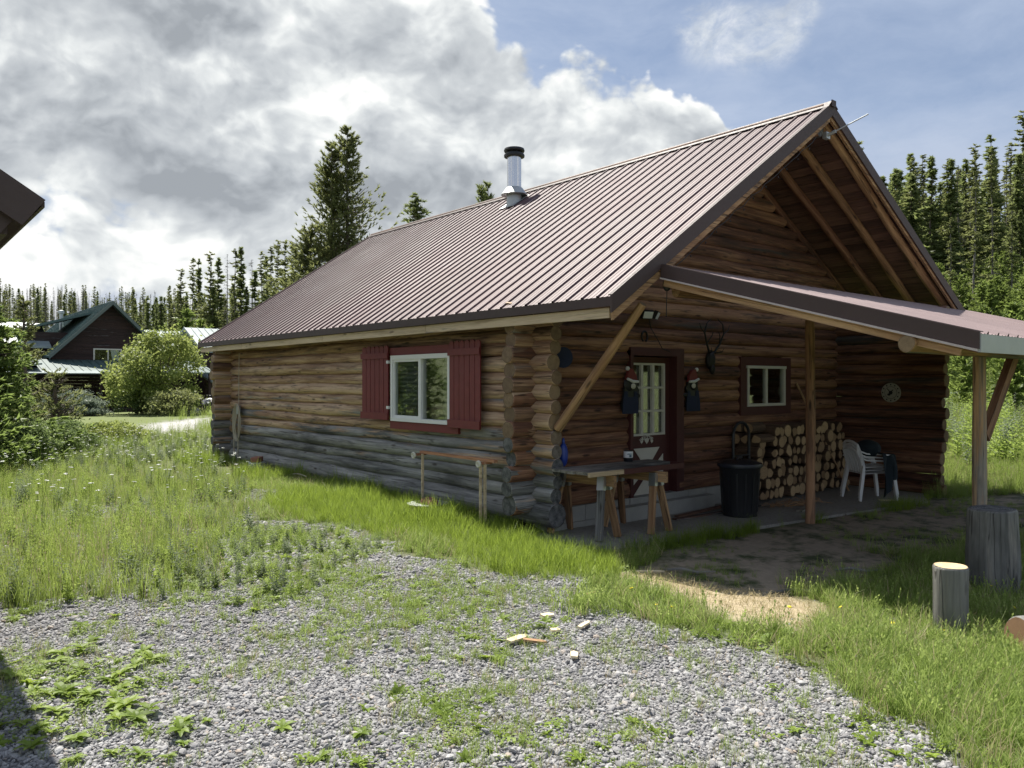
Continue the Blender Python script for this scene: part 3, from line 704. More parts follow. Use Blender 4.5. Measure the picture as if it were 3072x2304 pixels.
for yy in (2.75, 2.06): b = MB(); b.ball((0.0, yy, 1.42), (0.07, 0.24, 0.13)); b.build('cushion', M['tan'], win)
b = MB(); b.box((-0.135, 1.48, 2.272), (-0.09, 3.20, 2.39)); b.box((-0.14, 1.40, 1.15), (-0.09, 3.18, 1.265)); b.box((-0.132, 3.132, 1.265), (-0.09, 3.20, 2.27)); b.build('window_trim', M['red'], win)
def shutter(y0, y1, z0, z1, hinge_y, ang, n=6):
    """board and batten shutter, boards with rounded tops"""
    s = MB(); wd = (y1-y0)/n
    for k in range(n):
        a = y0+k*wd+0.006; c_ = y0+(k+1)*wd-0.006; top = z1-rs.uniform(0, .012)
        arc = [(a+(c_-a)/2+(c_-a)/2*math.cos(x), top-0.04+0.035*math.sin(x)) for x in np.linspace(0, PI, 7)]
        s.prism([(a, z0), (c_, z0)]+arc, (0,0,0), (0,1,0), (0,0,1), (-1,0,0), 0.018, tone=rs.random())
    s.box((-0.042, y0-0.01, z0-0.01), (-0.019, y1+0.012, z0+0.10)); s.box((-0.042, y0-0.004, z1-0.21), (-0.019, y1+0.008, z1-0.12))
    ca, sa = math.cos(ang), math.sin(ang)
    for V in s.v:
        y = V[:, 1]-hinge_y; x = V[:, 0].copy(); V[:, 1] = hinge_y+y*ca-x*sa; V[:, 0] = -0.145+x*ca+y*sa*1.0
    return s.build('shutter', M['red'], cab)
s1 = shutter(3.20, 3.95, 1.29, 2.44, 3.2, -0.05); s2 = shutter(0.80, 1.58, 1.25, 2.44, 1.55, 0.07)
for zz in (1.45, 2.15):
    b = MB(); b.box((-0.19, 3.165, zz), (-0.150, 3.215, zz+0.045)); b.build('hinge', M['white'], s1)

# ---- front window
b = MB(); y0 = -0.135
for a, c_ in (((4.47, y0, 1.47), (5.59, y0+0.07, 1.515)), ((4.44, y0-0.01, 2.085), (5.60, y0+0.07, 2.13)), ((4.47, y0, 1.515), (4.515, y0+0.07, 2.085)), ((5.545, y0, 1.515), (5.59, y0+0.07, 2.085)), ((5.0, y0+0.01, 1.515), (5.06, y0+0.06, 2.085))): b.box(a, c_)
fw = b.build('window', M['cream'], cab)
for x0, x1 in ((4.515, 5.0), (5.06, 5.545)):
    b = MB(); b.box((x0, y0+0.035, 1.515), (x1, y0+0.041, 2.085)); b.build('pane', M['glass'], fw)
b = MB(); b.box((4.30, -0.118, 2.132), (5.78, -0.07, 2.27)); b.box((4.30, -0.118, 1.33), (5.78, -0.07, 1.467)); b.box((4.30, -0.118, 1.467), (4.468, -0.07, 2.132)); b.box((5.592, -0.118, 1.467), (5.78, -0.07, 2.132)); b.build('window_trim', M['dred'], fw)

# ---- door
D0, D1, DV = 1.75, 2.66, 0.0
b = MB(); b.box((D0, DV, 0.17), (1.80, DV+0.045, 2.22)); b.box((2.53, DV, 0.17), (D1, DV+0.045, 2.22)); b.box((1.80, DV, 0.17), (2.53, DV+0.045, 1.12)); b.box((1.80, DV, 2.12), (2.53, DV+0.045, 2.22))
door = b.build('door', M['dred'], cab)
b = MB()
gx0, gx1, gz0, gz1 = 1.80, 2.53, 1.12, 2.12
for k in range(4):
    x = gx0+(gx1-gx0)*k/3; h = 0.017 if k in (0, 3) else 0.022; b.box((x-h, DV-0.012, gz0-0.015), (x+h, DV+0.03, gz1+0.012))
for k in range(4):
    zz = gz0+(gz1-gz0)*k/3; b.box((gx0, DV-0.009, zz-0.015), (gx1, DV+0.028, zz+0.015))
b.build('muntin', M['cream'], door)
b = MB(); b.box((gx0, DV+0.031, gz0), (gx1, DV+0.035, gz1)); b.build('pane', M['glass'], door)
b = MB()
def tri(pts): b.prism(pts, (0, DV-0.001, 0), (1,0,0), (0,0,1), (0,-1,0), 0.006)
xa, xb, xm = 1.79, 2.50, 2.15
tri([(1.87, 0.93), (2.43, 0.93), (2.15, 0.62)]); tri([(1.87, 0.27), (2.15, 0.55), (2.43, 0.27)])
tri([(1.79, 0.83), (2.08, 0.585), (1.79, 0.36)]); tri([(2.51, 0.83), (2.51, 0.36), (2.22, 0.585)])
b.build('door_panel', M['cream'], door)
b = MB()
def heart(cx, cz, s):
    P = []
    for i in range(20):
        a = 2*PI*i/20; P.append((cx+s*0.062*16*math.sin(a)**3, cz+s*0.062*(13*math.cos(a)-5*math.cos(2*a)-2*math.cos(3*a)-math.cos(4*a))))
    b.prism(P, (0, DV-0.001, 0), (1,0,0), (0,0,1), (0,-1,0), 0.006)
heart(2.15, 1.03, 0.045); heart(2.04, 1.02, 0.028); heart(2.26, 1.02, 0.028); b.build('heart', M['cream'], door)
def text_mesh(chars, name, mat, parent, place):
    vs = []; 
    mb = MB()
    for i, ch_ in enumerate(chars):
        cu_ = bpy.data.curves.new('t', 'FONT'); cu_.body = ch_; cu_.extrude = 0.05; cu_.align_x = 'CENTER'; cu_.offset = 0.02
        ob = bpy.data.objects.new('t', cu_); COL.objects.link(ob); bpy.context.view_layer.update()
        me_ = bpy.data.meshes.new_from_object(ob.evaluated_get(bpy.context.evaluated_depsgraph_get()))
        V = np.array([v.co for v in me_.vertices]); Fs = [tuple(p.vertices) for p in me_.polygons]
        bpy.data.objects.remove(ob); bpy.data.curves.remove(cu_); bpy.data.meshes.remove(me_)
        if len(V): mb.add(place(i, V), Fs)
    return mb.build(name, mat, parent, sharp=None)
def plc(i, V):
    a = math.radians(40-i*13.3); s = 0.072; x = V[:, 0]*s; y = V[:, 1]*s; r = 0.155
    X = 2.15-(-math.sin(-a))*0+r*math.sin(-a)+x*math.cos(-a)+y*math.sin(-a); Zz = 0.945+r*math.cos(a)*0.72-x*math.sin(-a)*0.72+y*math.cos(a)
    return np.stack([X, DV-0.003-V[:, 2]*0.05, Zz], -1)
text_mesh('WELCOME', 'lettering', M['cream'], door, plc)
b = MB(); b.lathe([(0.0, 0), (0.012, 0), (0.012, 0.035), (0.028, 0.05), (0.028, 0.075), (0.0, 0.08)], (0, 0, 0), 12)
for V in b.v: V[:] = np.stack([1.775+V[:, 0], DV-V[:, 2], 1.02+V[:, 1]], -1)
b.build('knob', M['iron'], door)
b = MB(); b.box((1.66, -0.135, 0.165), (1.72, 0.1, 2.30)); b.box((2.665, -0.135, 0.165), (2.83, 0.1, 2.30)); b.box((1.66, -0.137, 2.235), (2.83, 0.1, 2.345)); b.box((1.66, -0.22, 0.12), (2.83, 0.1, 0.163)); b.build('door_frame', M['dred'], cab)

# ---- lean-to porch roof
LU0, LU1 = 0.28, 9.7; LZ0 = 3.125; LS = 0.279; VA, VB = -1.55, -4.92
def lz(v): return LZ0-LS*(-1.78-v)
p0 = np.array([0, VB, lz(VB)]); p1 = np.array([0, VA, lz(VA)]); d = p1-p0; L = np.linalg.norm(d); d /= L; nrm = np.array([0, -d[2], d[1]])
b = MB(); ribbed(b, p0, d, L, nrm, np.array([1.0, 0, 0]), LU0, LU1); b.build('porch_roof', M['sheenroof'], cab, sharp=None)
b = MB()
x = 0
while x < L-0.05:
    c0 = p0+d*(x+0.09)-nrm*0.03; b.beam(c0+np.array([LU0+0.08, 0, 0]), c0+np.array([LU1-0.05, 0, 0]), 0.172, 0.02, up=nrm, tone=rs.random()); x += 0.185
b.build('porch_deck', M['deck'], cab)
YZ = ((0,1,0), (0,0,1), (1,0,0))
b = MB(); b.prism([(VB-0.02, lz(VB)+0.012), (-1.80, lz(-1.80)+0.03), (-1.80, lz(-1.80)-0.115), (VB-0.02, lz(VB)-0.125)], (LU0-0.03, 0, 0), *YZ, 0.026)
b.prism([(VB-0.02, lz(VB)+0.017), (-1.80, lz(-1.80)+0.035), (-1.80, lz(-1.80)+0.028), (VB-0.02, lz(VB)+0.01)], (LU0-0.003, 0, 0), *YZ, 0.055)
b.build('porch_rake_trim', M['brown'], cab)
b = MB(); b.prism([(VB-0.01, lz(VB)-0.126), (-1.80, lz(-1.80)-0.116), (-1.80, lz(-1.80)-0.132), (VB-0.01, lz(VB)-0.144)], (LU0-0.045, 0, 0), *YZ, 0.045); b.build('drip_edge', flat('pale_trim', (0.50,0.44,0.43), 0.4), cab)
b = MB(); b.beam((LU0+0.02, VB+0.12, lz(VB+0.12)-0.165), (LU0+0.02, -1.82, lz(-1.82)-0.165), 0.04, 0.085, tone=0.6); b.build('porch_rake_board', M['pole'], cab)
b = MB(); b.box((LU0-0.02, VB-0.03, lz(VB)-0.15), (LU1, VB-0.005, lz(VB)-0.006)); b.build('porch_fascia', M['galv'], cab)
for x in (0.75, 2.0, 3.4, 4.8, 6.2, 7.6, 9.2):
    b = MB(); b.log((x, VB+0.12, lz(VB)-0.085), (x, -1.75, lz(-1.75)-0.10), 0.055, n=10, tone=0.4); b.build('porch_joist', [M['dlog'], M['pole']], cab)
b = MB(); b.log((0.24, -4.40, 2.185), (9.5, -4.40, 2.20), 0.077, 0.085, n=16, wob=0.008, tone=0.55, wear=0.25); b.build('porch_beam', [M['pole'], M['logend']], cab)
b = MB(); b.log((0.45, -1.86, 2.86), (9.5, -1.86, 2.86), 0.065, n=12, tone=0.4); b.build('porch_beam', [M['dlog'], M['pole']], cab)
def post(x, y, z0, z1, r, m_, wear=0.1, tone=0.5):
    b = MB(); b.log((x, y, z0), (x, y, z1), r, r*0.93, n=16, wob=0.006, tone=tone, wear=wear); return b.build('porch_post', [m_, M['logend']], cab)
post(3.2, -1.9, 0.0, 2.80, 0.062, M['dlog'], 0.0, 0.95)
post(1.96, -4.36, -0.1, 2.12, 0.062, M['pole'], 0.52, 0.8); post(5.9, -4.40, -0.1, 2.12, 0.06, M['pole'], 0.3); post(9.35, -4.40, -0.1, 2.12, 0.065, M['pole'], 0.3)
post(9.3, -1.86, -0.05, 2.80, 0.06, M['pole'])
b = MB(); b.beam((2.01, -4.38, 1.33), (2.82, -4.38, 2.14), 0.07, 0.12, tone=0.6); b.build('knee_brace', M['dlog'], cab)
b = MB(); b.log((0.02, -0.42, 1.30), (0.13, -1.66, 2.72), 0.058, 0.05, n=14, wob=0.01, tone=0.6, wear=0.3); b.build('corner_brace', [M['pole'], M['logend']], cab)
# ================================================================ things on and around the porch
rs = random.Random(11)
def at(o, p): o.location = [float(x) for x in p]
# work table on sawhorses
t_ = thing('work_table', 'weathered plank table top laid across two sawhorses by the cabin door', 'table top', (0.78, -0.68, 0.80))
b = MB()
for k, (y0, y1, x0, x1) in enumerate(((-0.34,-0.15,-0.86,0.30), (-0.145,0.05,-0.90,0.86), (0.055,0.24,-0.88,0.85))): b.box((x0, y0, 0.0), (x1, y1, 0.035), tone=rs.random(), wear=0.5)
b.build('plank', M['grey'], t_)
b = MB(); b.box((-0.86, -0.372, -0.02), (-0.28, -0.342, 0.033)); b.build('edge_board', M['board'], t_)
b = MB(); b.box((-0.27, -0.36, -0.03), (0.88, -0.343, 0.034)); b.box((0.862, -0.342, -0.03), (0.88, 0.24, 0.034)); b.build('edge_board', M['dred'], t_)
def sawhorse(x, y, rot, label, hi):
    t_ = thing('sawhorse', label, 'sawhorse', (x, y, 0), rot, 'sawhorses under the work table')
    b = MB(); b.beam((0, -0.47, 0.70), (0, 0.42, 0.70), 0.045, 0.13, tone=0.6); b.build('beam', M['pole'], t_)
    for sy in (-1, 1):
        for sx in (-1, 1):
            b = MB(); top = np.array([sx*0.035, sy*0.30, 0.73]); bot = np.array([sx*0.19, sy*0.37, 0.012])
            b.beam(top, bot, 0.09, 0.04, up=(1, 0, 0), tone=rs.random(), wear=0.9 if (hi and sy < 0 and sx < 0) else 0.2)
            b.build('leg', M['grey'] if (hi and sy < 0 and sx < 0) else M['pole'], t_)
            d = (bot-top)/np.linalg.norm(bot-top); b = MB(); b.beam(top-d*0.01+np.array([sx*.004,0,0]), top+d*0.15+np.array([sx*.004,0,0]), 0.098, 0.052, up=(1, 0, 0)); b.build('bracket', M['bracket'], t_)
    return t_
sawhorse(0.32, -0.56, 0.12, 'sawhorse under the left end of the work table, its front leg painted pale grey', True)
sawhorse(1.12, -0.70, 0.05, 'sawhorse with brown legs under the table end nearest the door', False)
# paint tin
t_ = thing('paint_can', 'small tin with a white and black label standing on the work table', 'can', (1.22, -0.48, 0.836))
b = MB(); b.lathe([(0.058, 0.0), (0.06, 0.003), (0.06, 0.14), (0.056, 0.143), (0.056, 0.138), (0, 0.138)], n=24); b.build('body', M['black'], t_)
b = MB(); b.lathe([(0.0605, 0.05), (0.0612, 0.051), (0.0612, 0.132), (0.0605, 0.133)], n=24); b.build('label_band', M['white'], t_)
b = MB()
for k in range(5): b.box((-0.058+0.012*k, -0.0640, 0.095+0.004*(k%2)), (-0.050+0.012*k, -0.030, 0.102+0.004*(k%2)))
b.box((-0.035, -0.0632, 0.060), (-0.008, -0.030, 0.09)); b.build('print', flat('blue_print', (0.12,0.22,0.30), 0.5), t_)
# bins
t_ = thing('trash_can', 'black round plastic trash can with a lid beside the firewood', 'trash can', (3.02, -0.95, 0.0))
b = MB(); b.lathe([(0.22, 0), (0.235, 0.01), (0.275, 0.66), (0.29, 0.68), (0.29, 0.70), (0.28, 0.70)], n=28)
for k in range(14):
    a = 2*PI*k/14; b.beam((0.238*math.cos(a), 0.238*math.sin(a), 0.06), (0.272*math.cos(a), 0.272*math.sin(a), 0.60), 0.02, 0.012, up=(math.cos(a), math.sin(a), 0))
b.build('body', M['black'], t_)
b = MB(); b.lathe([(0.305, 0.685), (0.31, 0.70), (0.30, 0.735), (0.20, 0.775), (0.0, 0.79)], n=28); b.build('lid', flat('navy_plastic', (0.018,0.022,0.035), 0.4), t_)
b = MB(); b.tube([(-0.06, 0, 0.775), (-0.05, 0, 0.81), (0.05, 0, 0.81), (0.06, 0, 0.775)], 0.012); b.build('handle', M['black'], t_)
t_ = thing('log_cart', 'dark hand cart with a tall hoop handle standing behind the trash can', 'cart', (3.55, -0.62, 0.0))
b = MB(); b.tube([(-0.20, 0, 0.02)]+[(-0.20, 0.0, z) for z in (0.4, 0.8, 1.08)]+[(-0.20*math.cos(a), 0, 1.08+0.19*math.sin(a)) for a in np.linspace(0.3, PI-0.3, 8)]+[(0.20, 0, z) for z in (1.08, 0.8, 0.4, 0.02)], 0.022, n=10); b.build('hoop', M['black'], t_)
b = MB(); b.box((-0.22, -0.20, 0.03), (0.22, 0.05, 0.055)); b.build('toe_plate', M['iron'], t_)
for z in (0.45, 0.78): b = MB(); b.tube([(-0.2, 0.0, z), (0.2, 0.0, z)], 0.015); b.build('crossbar', M['iron'], t_)
for sx in (-1, 1):
    b = MB(); b.tube([(sx*0.235, 0.06+0.10*math.cos(a), 0.125+0.10*math.sin(a)) for a in np.linspace(0, 2*PI, 16, endpoint=False)], 0.025, n=8, closed=True); b.tube([(sx*0.21, 0.06, 0.125), (sx*0.26, 0.06, 0.125)], 0.04); b.build('wheel', M['black'], t_)
# firewood
def fw_mesh(k):
    r = random.Random(100+k); b = MB(); L_ = 0.40+r.uniform(-.03,.03)
    if k % 4 == 0: b.log((0,-L_/2,0), (0,L_/2,0), 1.0, 0.95, n=12, step=0.2, wob=0.0, tone=r.random(), wear=-0.5)
    else:
        n = 12; b.log((0,-L_/2,0), (0,L_/2,0), 1.0, 1.0, n=n, step=0.2, wob=0.0, tone=r.random(), wear=-0.5)
    V = b.v[0]; a = np.arctan2(V[:,2], V[:,0]); rr = np.hypot(V[:,0], V[:,2])
    if k % 4:
        ns = 3+(k % 3); th0 = r.random()*6; prof = np.ones_like(a)*9
        for q in range(ns):
            th = th0+2*PI*q/ns+r.uniform(-.35,.35); prof = np.minimum(prof, r.uniform(.5,.9)/np.maximum(np.cos(a-th), 0.12))
        rr = rr*np.minimum(prof, 1.05)
    V[:,0] = rr*np.cos(a); V[:,2] = rr*np.sin(a); return b.mesh('firewood', [M['fire'], M['fireend']], sharp=30)
fwm = [fw_mesh(k) for k in range(18)]
gname = 'split logs of the firewood pile'
def firelog(x, y, z, r, rz, k, label):
    o = bpy.data.objects.new('firewood', fwm[k]); COL.objects.link(o); o.location = (x, y, z); o.scale = (r, 1, r); o.rotation_euler = (0, rs.random()*6.28, rz)
    tag(o, label, 'firewood', gname)
row = 0; z = 0.02
tops = lambda x: 1.16 if x < 4.7 else (1.12 if x < 6.0 else 1.22)
rows_h = []
y = -0.36
zz = 0.03; r0 = 0.095
while zz < 1.12:
    x = 4.08+(0.09 if row % 2 else 0)+rs.uniform(-.03,.03)
    while x < 6.95-0.10*row*0.3:
        r = rs.choice([rs.uniform(0.072, 0.085), rs.uniform(0.09, 0.112)])
        if zz+r < tops(x) and not (x < 4.5 and zz > 0.85):
            firelog(x, y+rs.uniform(-.04,.04), zz+r+rs.uniform(-.008,.012), r*1.06, rs.uniform(-.05,.05), rs.randrange(18), f"{'split' if 0 else 'cut'} firewood log in the {('bottom', 'second', 'third', 'fourth', 'fifth', 'sixth', 'top')[min(row, 6)]} layer of the pile, {'left of the porch post' if x < 5.3 else 'right of the porch post'}")
        x += r*1.92
    zz += 0.160; row += 1
for k in range(5):
    firelog(4.22+0.02*k, -0.20-0.17*(k % 3), 0.98+0.17*(k//3), 0.085, PI/2+rs.uniform(-.06,.06), (k*3) % 12, 'firewood log lying crosswise at the left top of the pile, '+('front upper', 'middle upper', 'rear upper', 'front lower', 'middle lower')[k])
# kindling heap under the pile
b = MB()
for k in range(60):
    a = rs.uniform(-0.5, 0.5); x = rs.uniform(3.7, 4.9); y = rs.uniform(-1.1, -0.75); l = rs.uniform(.15,.5); z0 = rs.uniform(0.01, 0.05)
    b.tube([(x, y, z0), (x+l*0.5, y+a*l*0.5, z0+rs.uniform(0,.05)), (x+l, y+a*l, 0.01)], rs.uniform(.002,.005), n=5)
tag(b.build('kindling', M['pole']), 'loose dry twigs lying on the slab in front of the firewood', 'kindling', kind='stuff')
# boards lying by the foundation
for k, (x, y, l, a, lab) in enumerate(((2.2, -0.50, 1.5, 0.04, 'long dark board lying on the slab against the foundation right of the door'), (2.0, -0.62, 1.15, -0.06, 'short reddish board lying in front of the door step'), (3.9, -1.35, 0.8, 0.3, 'thin grey board lying on the slab in front of the trash can'))):
    b = MB(); b.beam((0, 0, 0.013), (l*math.cos(a), l*math.sin(a), 0.013+0.03*(k == 0)), 0.09, 0.02, tone=rs.random(), wear=0.4)
    tag(b.build('board', M['deck'] if k < 2 else M['grey'], loc=(x, y, 0)), lab, 'board')
# stack of chairs
def chair(z, label):
    t_ = thing('plastic_chair', label, 'chair', (5.92, -1.40, z), -0.6, 'white plastic chairs stacked on the porch')
    b = MB()
    n = 9; V = []; Fs = []
    for i in range(n):
        for j in range(7):
            s = i/(n-1); x = -0.22+0.44*s; yy = -0.21+0.42*j/6; V.append((x, yy, 0.43+0.015*s-0.02*math.sin(PI*s)*math.sin(PI*j/6)))
    V2 = [(x, y_, z_-0.012) for x, y_, z_ in V]
    for i in range(n-1):
        for j in range(6): q = i*7+j; Fs += [(q, q+1, q+8, q+7), (q+63, q+70, q+71, q+64)]
    rim = [i*7 for i in range(n)]+[(n-1)*7+j for j in range(1, 7)]+[i*7+6 for i in range(n-2, -1, -1)]+[j for j in range(5, 0, -1)]
    for a, c_ in zip(rim, rim[1:]+rim[:1]): Fs.append((a, c_, c_+63, a+63))
    b.add(V+V2, Fs); b.tube([(0.225, -0.2, 0.435), (0.23, 0.2, 0.435)], 0.014, n=8); b.build('seat', M['plastic'], t_)
    b = MB(); 
    for k in range(5):
        yy = -0.15+0.075*k; b.tube([(-0.21, yy, 0.44), (-0.25, yy, 0.60), (-0.31, yy, 0.78)], 0.016, n=6)
    b.tube([(-0.21, -0.21, 0.44), (-0.26, -0.225, 0.62), (-0.315, -0.2, 0.78), (-0.335, -0.1, 0.82), (-0.34, 0, 0.83), (-0.335, 0.1, 0.82), (-0.315, 0.2, 0.78), (-0.26, 0.225, 0.62), (-0.21, 0.21, 0.44)], 0.022, n=8)
    b.build('backrest', M['plastic'], t_)
    for sy in (-1, 1):
        b = MB(); P = [(-0.285, sy*0.245, 0.68), (-0.20, sy*0.27, 0.645), (0.02, sy*0.28, 0.635), (0.17, sy*0.275, 0.62), (0.22, sy*0.265, 0.54), (0.24, sy*0.26, 0.44)]
        for p, q in zip(P, P[1:]): b.beam(p, q, 0.05, 0.022, up=(0, 0, 1) if abs(q[2]-p[2]) < 0.06 else (1, 0, 0))
        b.build('armrest', M['plastic'], t_)
        b = MB(); b.beam((0.235, sy*0.255, 0.46), (0.30, sy*0.275, 0.005), 0.05, 0.035, up=(1, 0, 0)); b.build('leg', M['plastic'], t_)
        b = MB(); b.beam((-0.23, sy*0.235, 0.46), (-0.31, sy*0.27, 0.005), 0.05, 0.035, up=(1, 0, 0)); b.build('leg', M['plastic'], t_)
chair(0.0, 'white plastic armchair at the bottom of the porch stack'); chair(0.05, 'white plastic armchair in the middle of the porch stack'); chair(0.10, 'white plastic armchair on top of the porch stack')
# dark jacket over the chairs
b = MB(); n = 16; m_ = 22; V = []; Fs = []
for i in range(n):
    for j in range(m_):
        s = j/(m_-1); a = i/(n-1)
        x = -0.18+0.42*a; 
        if s < 0.45: y = -0.02-0.30*s/0.45; z = 0.74-0.05*s+0.10*max(0, 0.5-a)
        else: q = (s-0.45)/0.55; y = -0.32-0.035*math.sin(a*13+q*2); z = 0.715-q*(0.50+0.13*math.sin(a*4+1))+0.10*max(0, 0.5-a)*(1-q)
        V.append((x+0.02*math.sin(s*9), y+0.012*math.sin(a*20), z+0.012*math.sin(a*17+s*8)))
for i in range(n-1):
    for j in range(m_-1): Fs.append((i*m_+j, i*m_+j+1, (i+1)*m_+j+1, (i+1)*m_+j))
b.add(V, Fs); b.add([(x, y+0.004, z-0.01) for x, y, z in V], [f[::-1] for f in Fs])
b.ball((-0.12, -0.05, 0.82), (0.16, 0.20, 0.14)); b.tube([(0.05, -0.30, 0.72), (0.09, -0.36, 0.55), (0.10, -0.35, 0.34)], [0.055, 0.05, 0.042], n=10)
tag(b.build('jacket', flat('dark_teal_jacket', (0.012,0.022,0.03), 0.9, 0, 0.3), loc=(5.85, -1.42, 0)), 'dark jacket thrown over the stacked white chairs', 'jacket')
# leaning tool
b = MB(); b.tube([(6.55, -0.75, 0.0), (5.95, -0.12, 1.85)], 0.018, n=8, tone=0.8)
tag(b.build('tool_handle', M['pole']), 'long wooden tool handle leaning on the wall above the firewood', 'tool')
# clock-like disc on the wing wall
t_ = thing('round_plaque', 'round pale plaque with a dark pattern hanging on the side wall of the porch', 'wall plaque', (7.37, -1.10, 1.68))
def xl(b, th=0):                          # lathe built round z -> facing -x
    for V in b.v: V[:] = np.stack([-V[:, 2], V[:, 0], V[:, 1]], -1)
b = MB(); b.lathe([(0.0, 0), (0.165, 0), (0.17, 0.006), (0.165, 0.016), (0.0, 0.018)], n=32); xl(b); b.build('disc', flat('aged_ivory', (0.42,0.40,0.33), 0.6, 0, 0.2, 30), t_)
b = MB()
for k in range(12): a = 2*PI*k/12; b.box((math.cos(a)*0.138-0.010, math.sin(a)*0.138-0.012, 0.0165), (math.cos(a)*0.138+0.010, math.sin(a)*0.138+0.012, 0.0195))
b.tube([(0.105*math.cos(a), 0.105*math.sin(a), 0.017) for a in np.linspace(0, 2*PI, 24, endpoint=False)], 0.003, n=5, closed=True)
b.beam((-0.02, -0.03, 0.021), (0.06, 0.07, 0.021), 0.012, 0.004); b.beam((0.03, -0.02, 0.022), (-0.04, 0.05, 0.022), 0.014, 0.004); b.ball((0, 0, 0.02), (0.035, 0.03, 0.004)); b.ball((0.03, -0.035, 0.02), (0.03, 0.02, 0.004)); xl(b)
b.build('print', M['iron'], t_)
# flood light
t_ = thing('flood_light', 'twin head security light mounted on the log wall above the door', 'light', (2.02, -0.12, 2.80))
b = MB(); b.box((-0.03, -0.03, -0.03), (0.03, 0.03, 0.03)); b.tube([(0, -0.03, 0), (0, -0.06, 0)], 0.012); b.build('bracket', M['black'], t_)
for x, yaw in ((-0.10, -0.3), (0.09, 0.5)):
    b = MB(); b.box((-0.085, -0.02, -0.06), (0.085, 0.03, 0.06)); h = b.build('lamp_head', M['black'], t_, loc=(x, -0.09, 0)); h.rotation_euler = (0.45, 0, yaw)
    b = MB(); b.box((-0.072, -0.026, -0.048), (0.072, -0.021, 0.048)); b.build('lens', M['white'], h)
b = MB(); b.tube([(2.02, -0.15, 2.76), (2.08, -0.14, 2.62), (2.25, -0.13, 2.45), (2.32, -0.145, 2.34), (2.5, -0.145, 2.30)], 0.006, n=6)
tag(b.build('power_cord', M['black']), 'black cord running from the security light down to the door frame', 'cord')
# horseshoe
b = MB(); b.tube([(0.06*math.sin(a), 0, 0.075*-math.cos(a)) for a in np.linspace(0.5, 2*PI-0.5, 14)], 0.014, n=6)
tag(b.build('horseshoe', M['iron'], loc=(1.97, -0.115, 2.50)), 'iron horseshoe nailed to the logs above the door', 'horseshoe')
# antlers
t_ = thing('antlers', 'pair of dark antlers mounted on the log wall right of the door', 'antlers', (3.45, -0.13, 2.22))
b = MB(); b.ball((0, -0.02, -0.02), (0.09, 0.07, 0.15)); b.ball((0.0, -0.05, -0.16), (0.05, 0.05, 0.08)); b.build('skull', M['iron'], t_)
for sx in (-1, 1):
    P = [(sx*0.05, -0.04, 0.08), (sx*0.16, -0.07, 0.22), (sx*0.24, -0.09, 0.38), (sx*0.20, -0.10, 0.52), (sx*0.08, -0.09, 0.60)]
    b = MB(); b.tube(P, [0.017, 0.016, 0.013, 0.010, 0.005], n=8)
    b.tube([P[1], (sx*0.10, -0.12, 0.34), (sx*0.07, -0.12, 0.40)], [0.010, 0.008, 0.004], n=6); b.tube([P[2], (sx*0.34, -0.10, 0.44), (sx*0.38, -0.1, 0.52)], [0.010, 0.008, 0.004], n=6); b.tube([P[0], (sx*0.13, -0.14, 0.10), (sx*0.16, -0.15, 0.16)], [0.010, 0.007, 0.003], n=6)
    b.build('antler', M['iron'], t_)
# wooden bear cut-outs
def bear(x, z, face, label, y=-0.16):
    t_ = thing('bear_ornament', label, 'ornament', (x, y, z), 0, 'painted bear ornaments hung beside the door')
    f = face; b = MB()
    P = [(0.0,0.0),(0.12,0.01),(0.15,0.10),(0.13,0.2),(0.135,0.28),(0.16,0.34),(0.12,0.38),(0.11,0.46),(0.06,0.50),(0,0.51),(-0.05,0.50),(-0.10,0.45),(-0.11,0.38),(-0.13,0.30),(-0.15,0.2),(-0.17,0.10),(-0.14,0.01)]
    P = [(f*a, c_) for a, c_ in P]; P = P if f > 0 else P[::-1]
    b.prism(P, (0,0,0), (1,0,0), (0,0,1), (0,1,0), 0.03); b.ball((f*0.15, 0.015, 0.235), (0.06, 0.02, 0.035)); b.ball((-f*0.02, 0.01, 0.40), (0.105, 0.035, 0.105)); b.build('body', M['black'], t_)
    P = [(-0.17,-0.005),(0.15,-0.005),(0.155,0.12),(0.12,0.30),(0.07,0.30),(0.06,0.22),(-0.06,0.22),(-0.07,0.30),(-0.13,0.30),(-0.165,0.12)]; P = [(f*a, c_) for a, c_ in P]; P = P if f > 0 else P[::-1]
    b = MB(); b.prism(P, (0,-0.008,0), (1,0,0), (0,0,1), (0,1,0), 0.007); b.build('overalls', M['navy'], t_)
    b = MB(); b.ball((f*0.02, -0.03, 0.37), (0.045, 0.02, 0.04)); b.build('muzzle', M['cream'], t_)
    b = MB(); P = [(-0.10,0.455),(0.12,0.43),(0.10,0.52),(0.03,0.60),(-0.07,0.62),(-0.06,0.56)]; P = [(f*a, c_) for a, c_ in P]; P = P if f > 0 else P[::-1]
    b.prism(P, (0,-0.02,0), (1,0,0), (0,0,1), (0,1,0), 0.045); b.build('hat', M['red'], t_)
    b = MB(); b.tube([(-f*0.10, -0.03, 0.47), (0, -0.035, 0.435), (f*0.12, -0.03, 0.43)], [0.018, 0.022, 0.018], n=8); b.ball((-f*0.075, -0.01, 0.61), 0.03); b.build('hat_trim', M['white'], t_)
bear(1.62, 1.44, 1, 'wooden bear with a red hat hanging left of the door', y=-0.17); bear(3.02, 1.44, -1, 'wooden bear with a red hat hanging right of the door', y=-0.15)
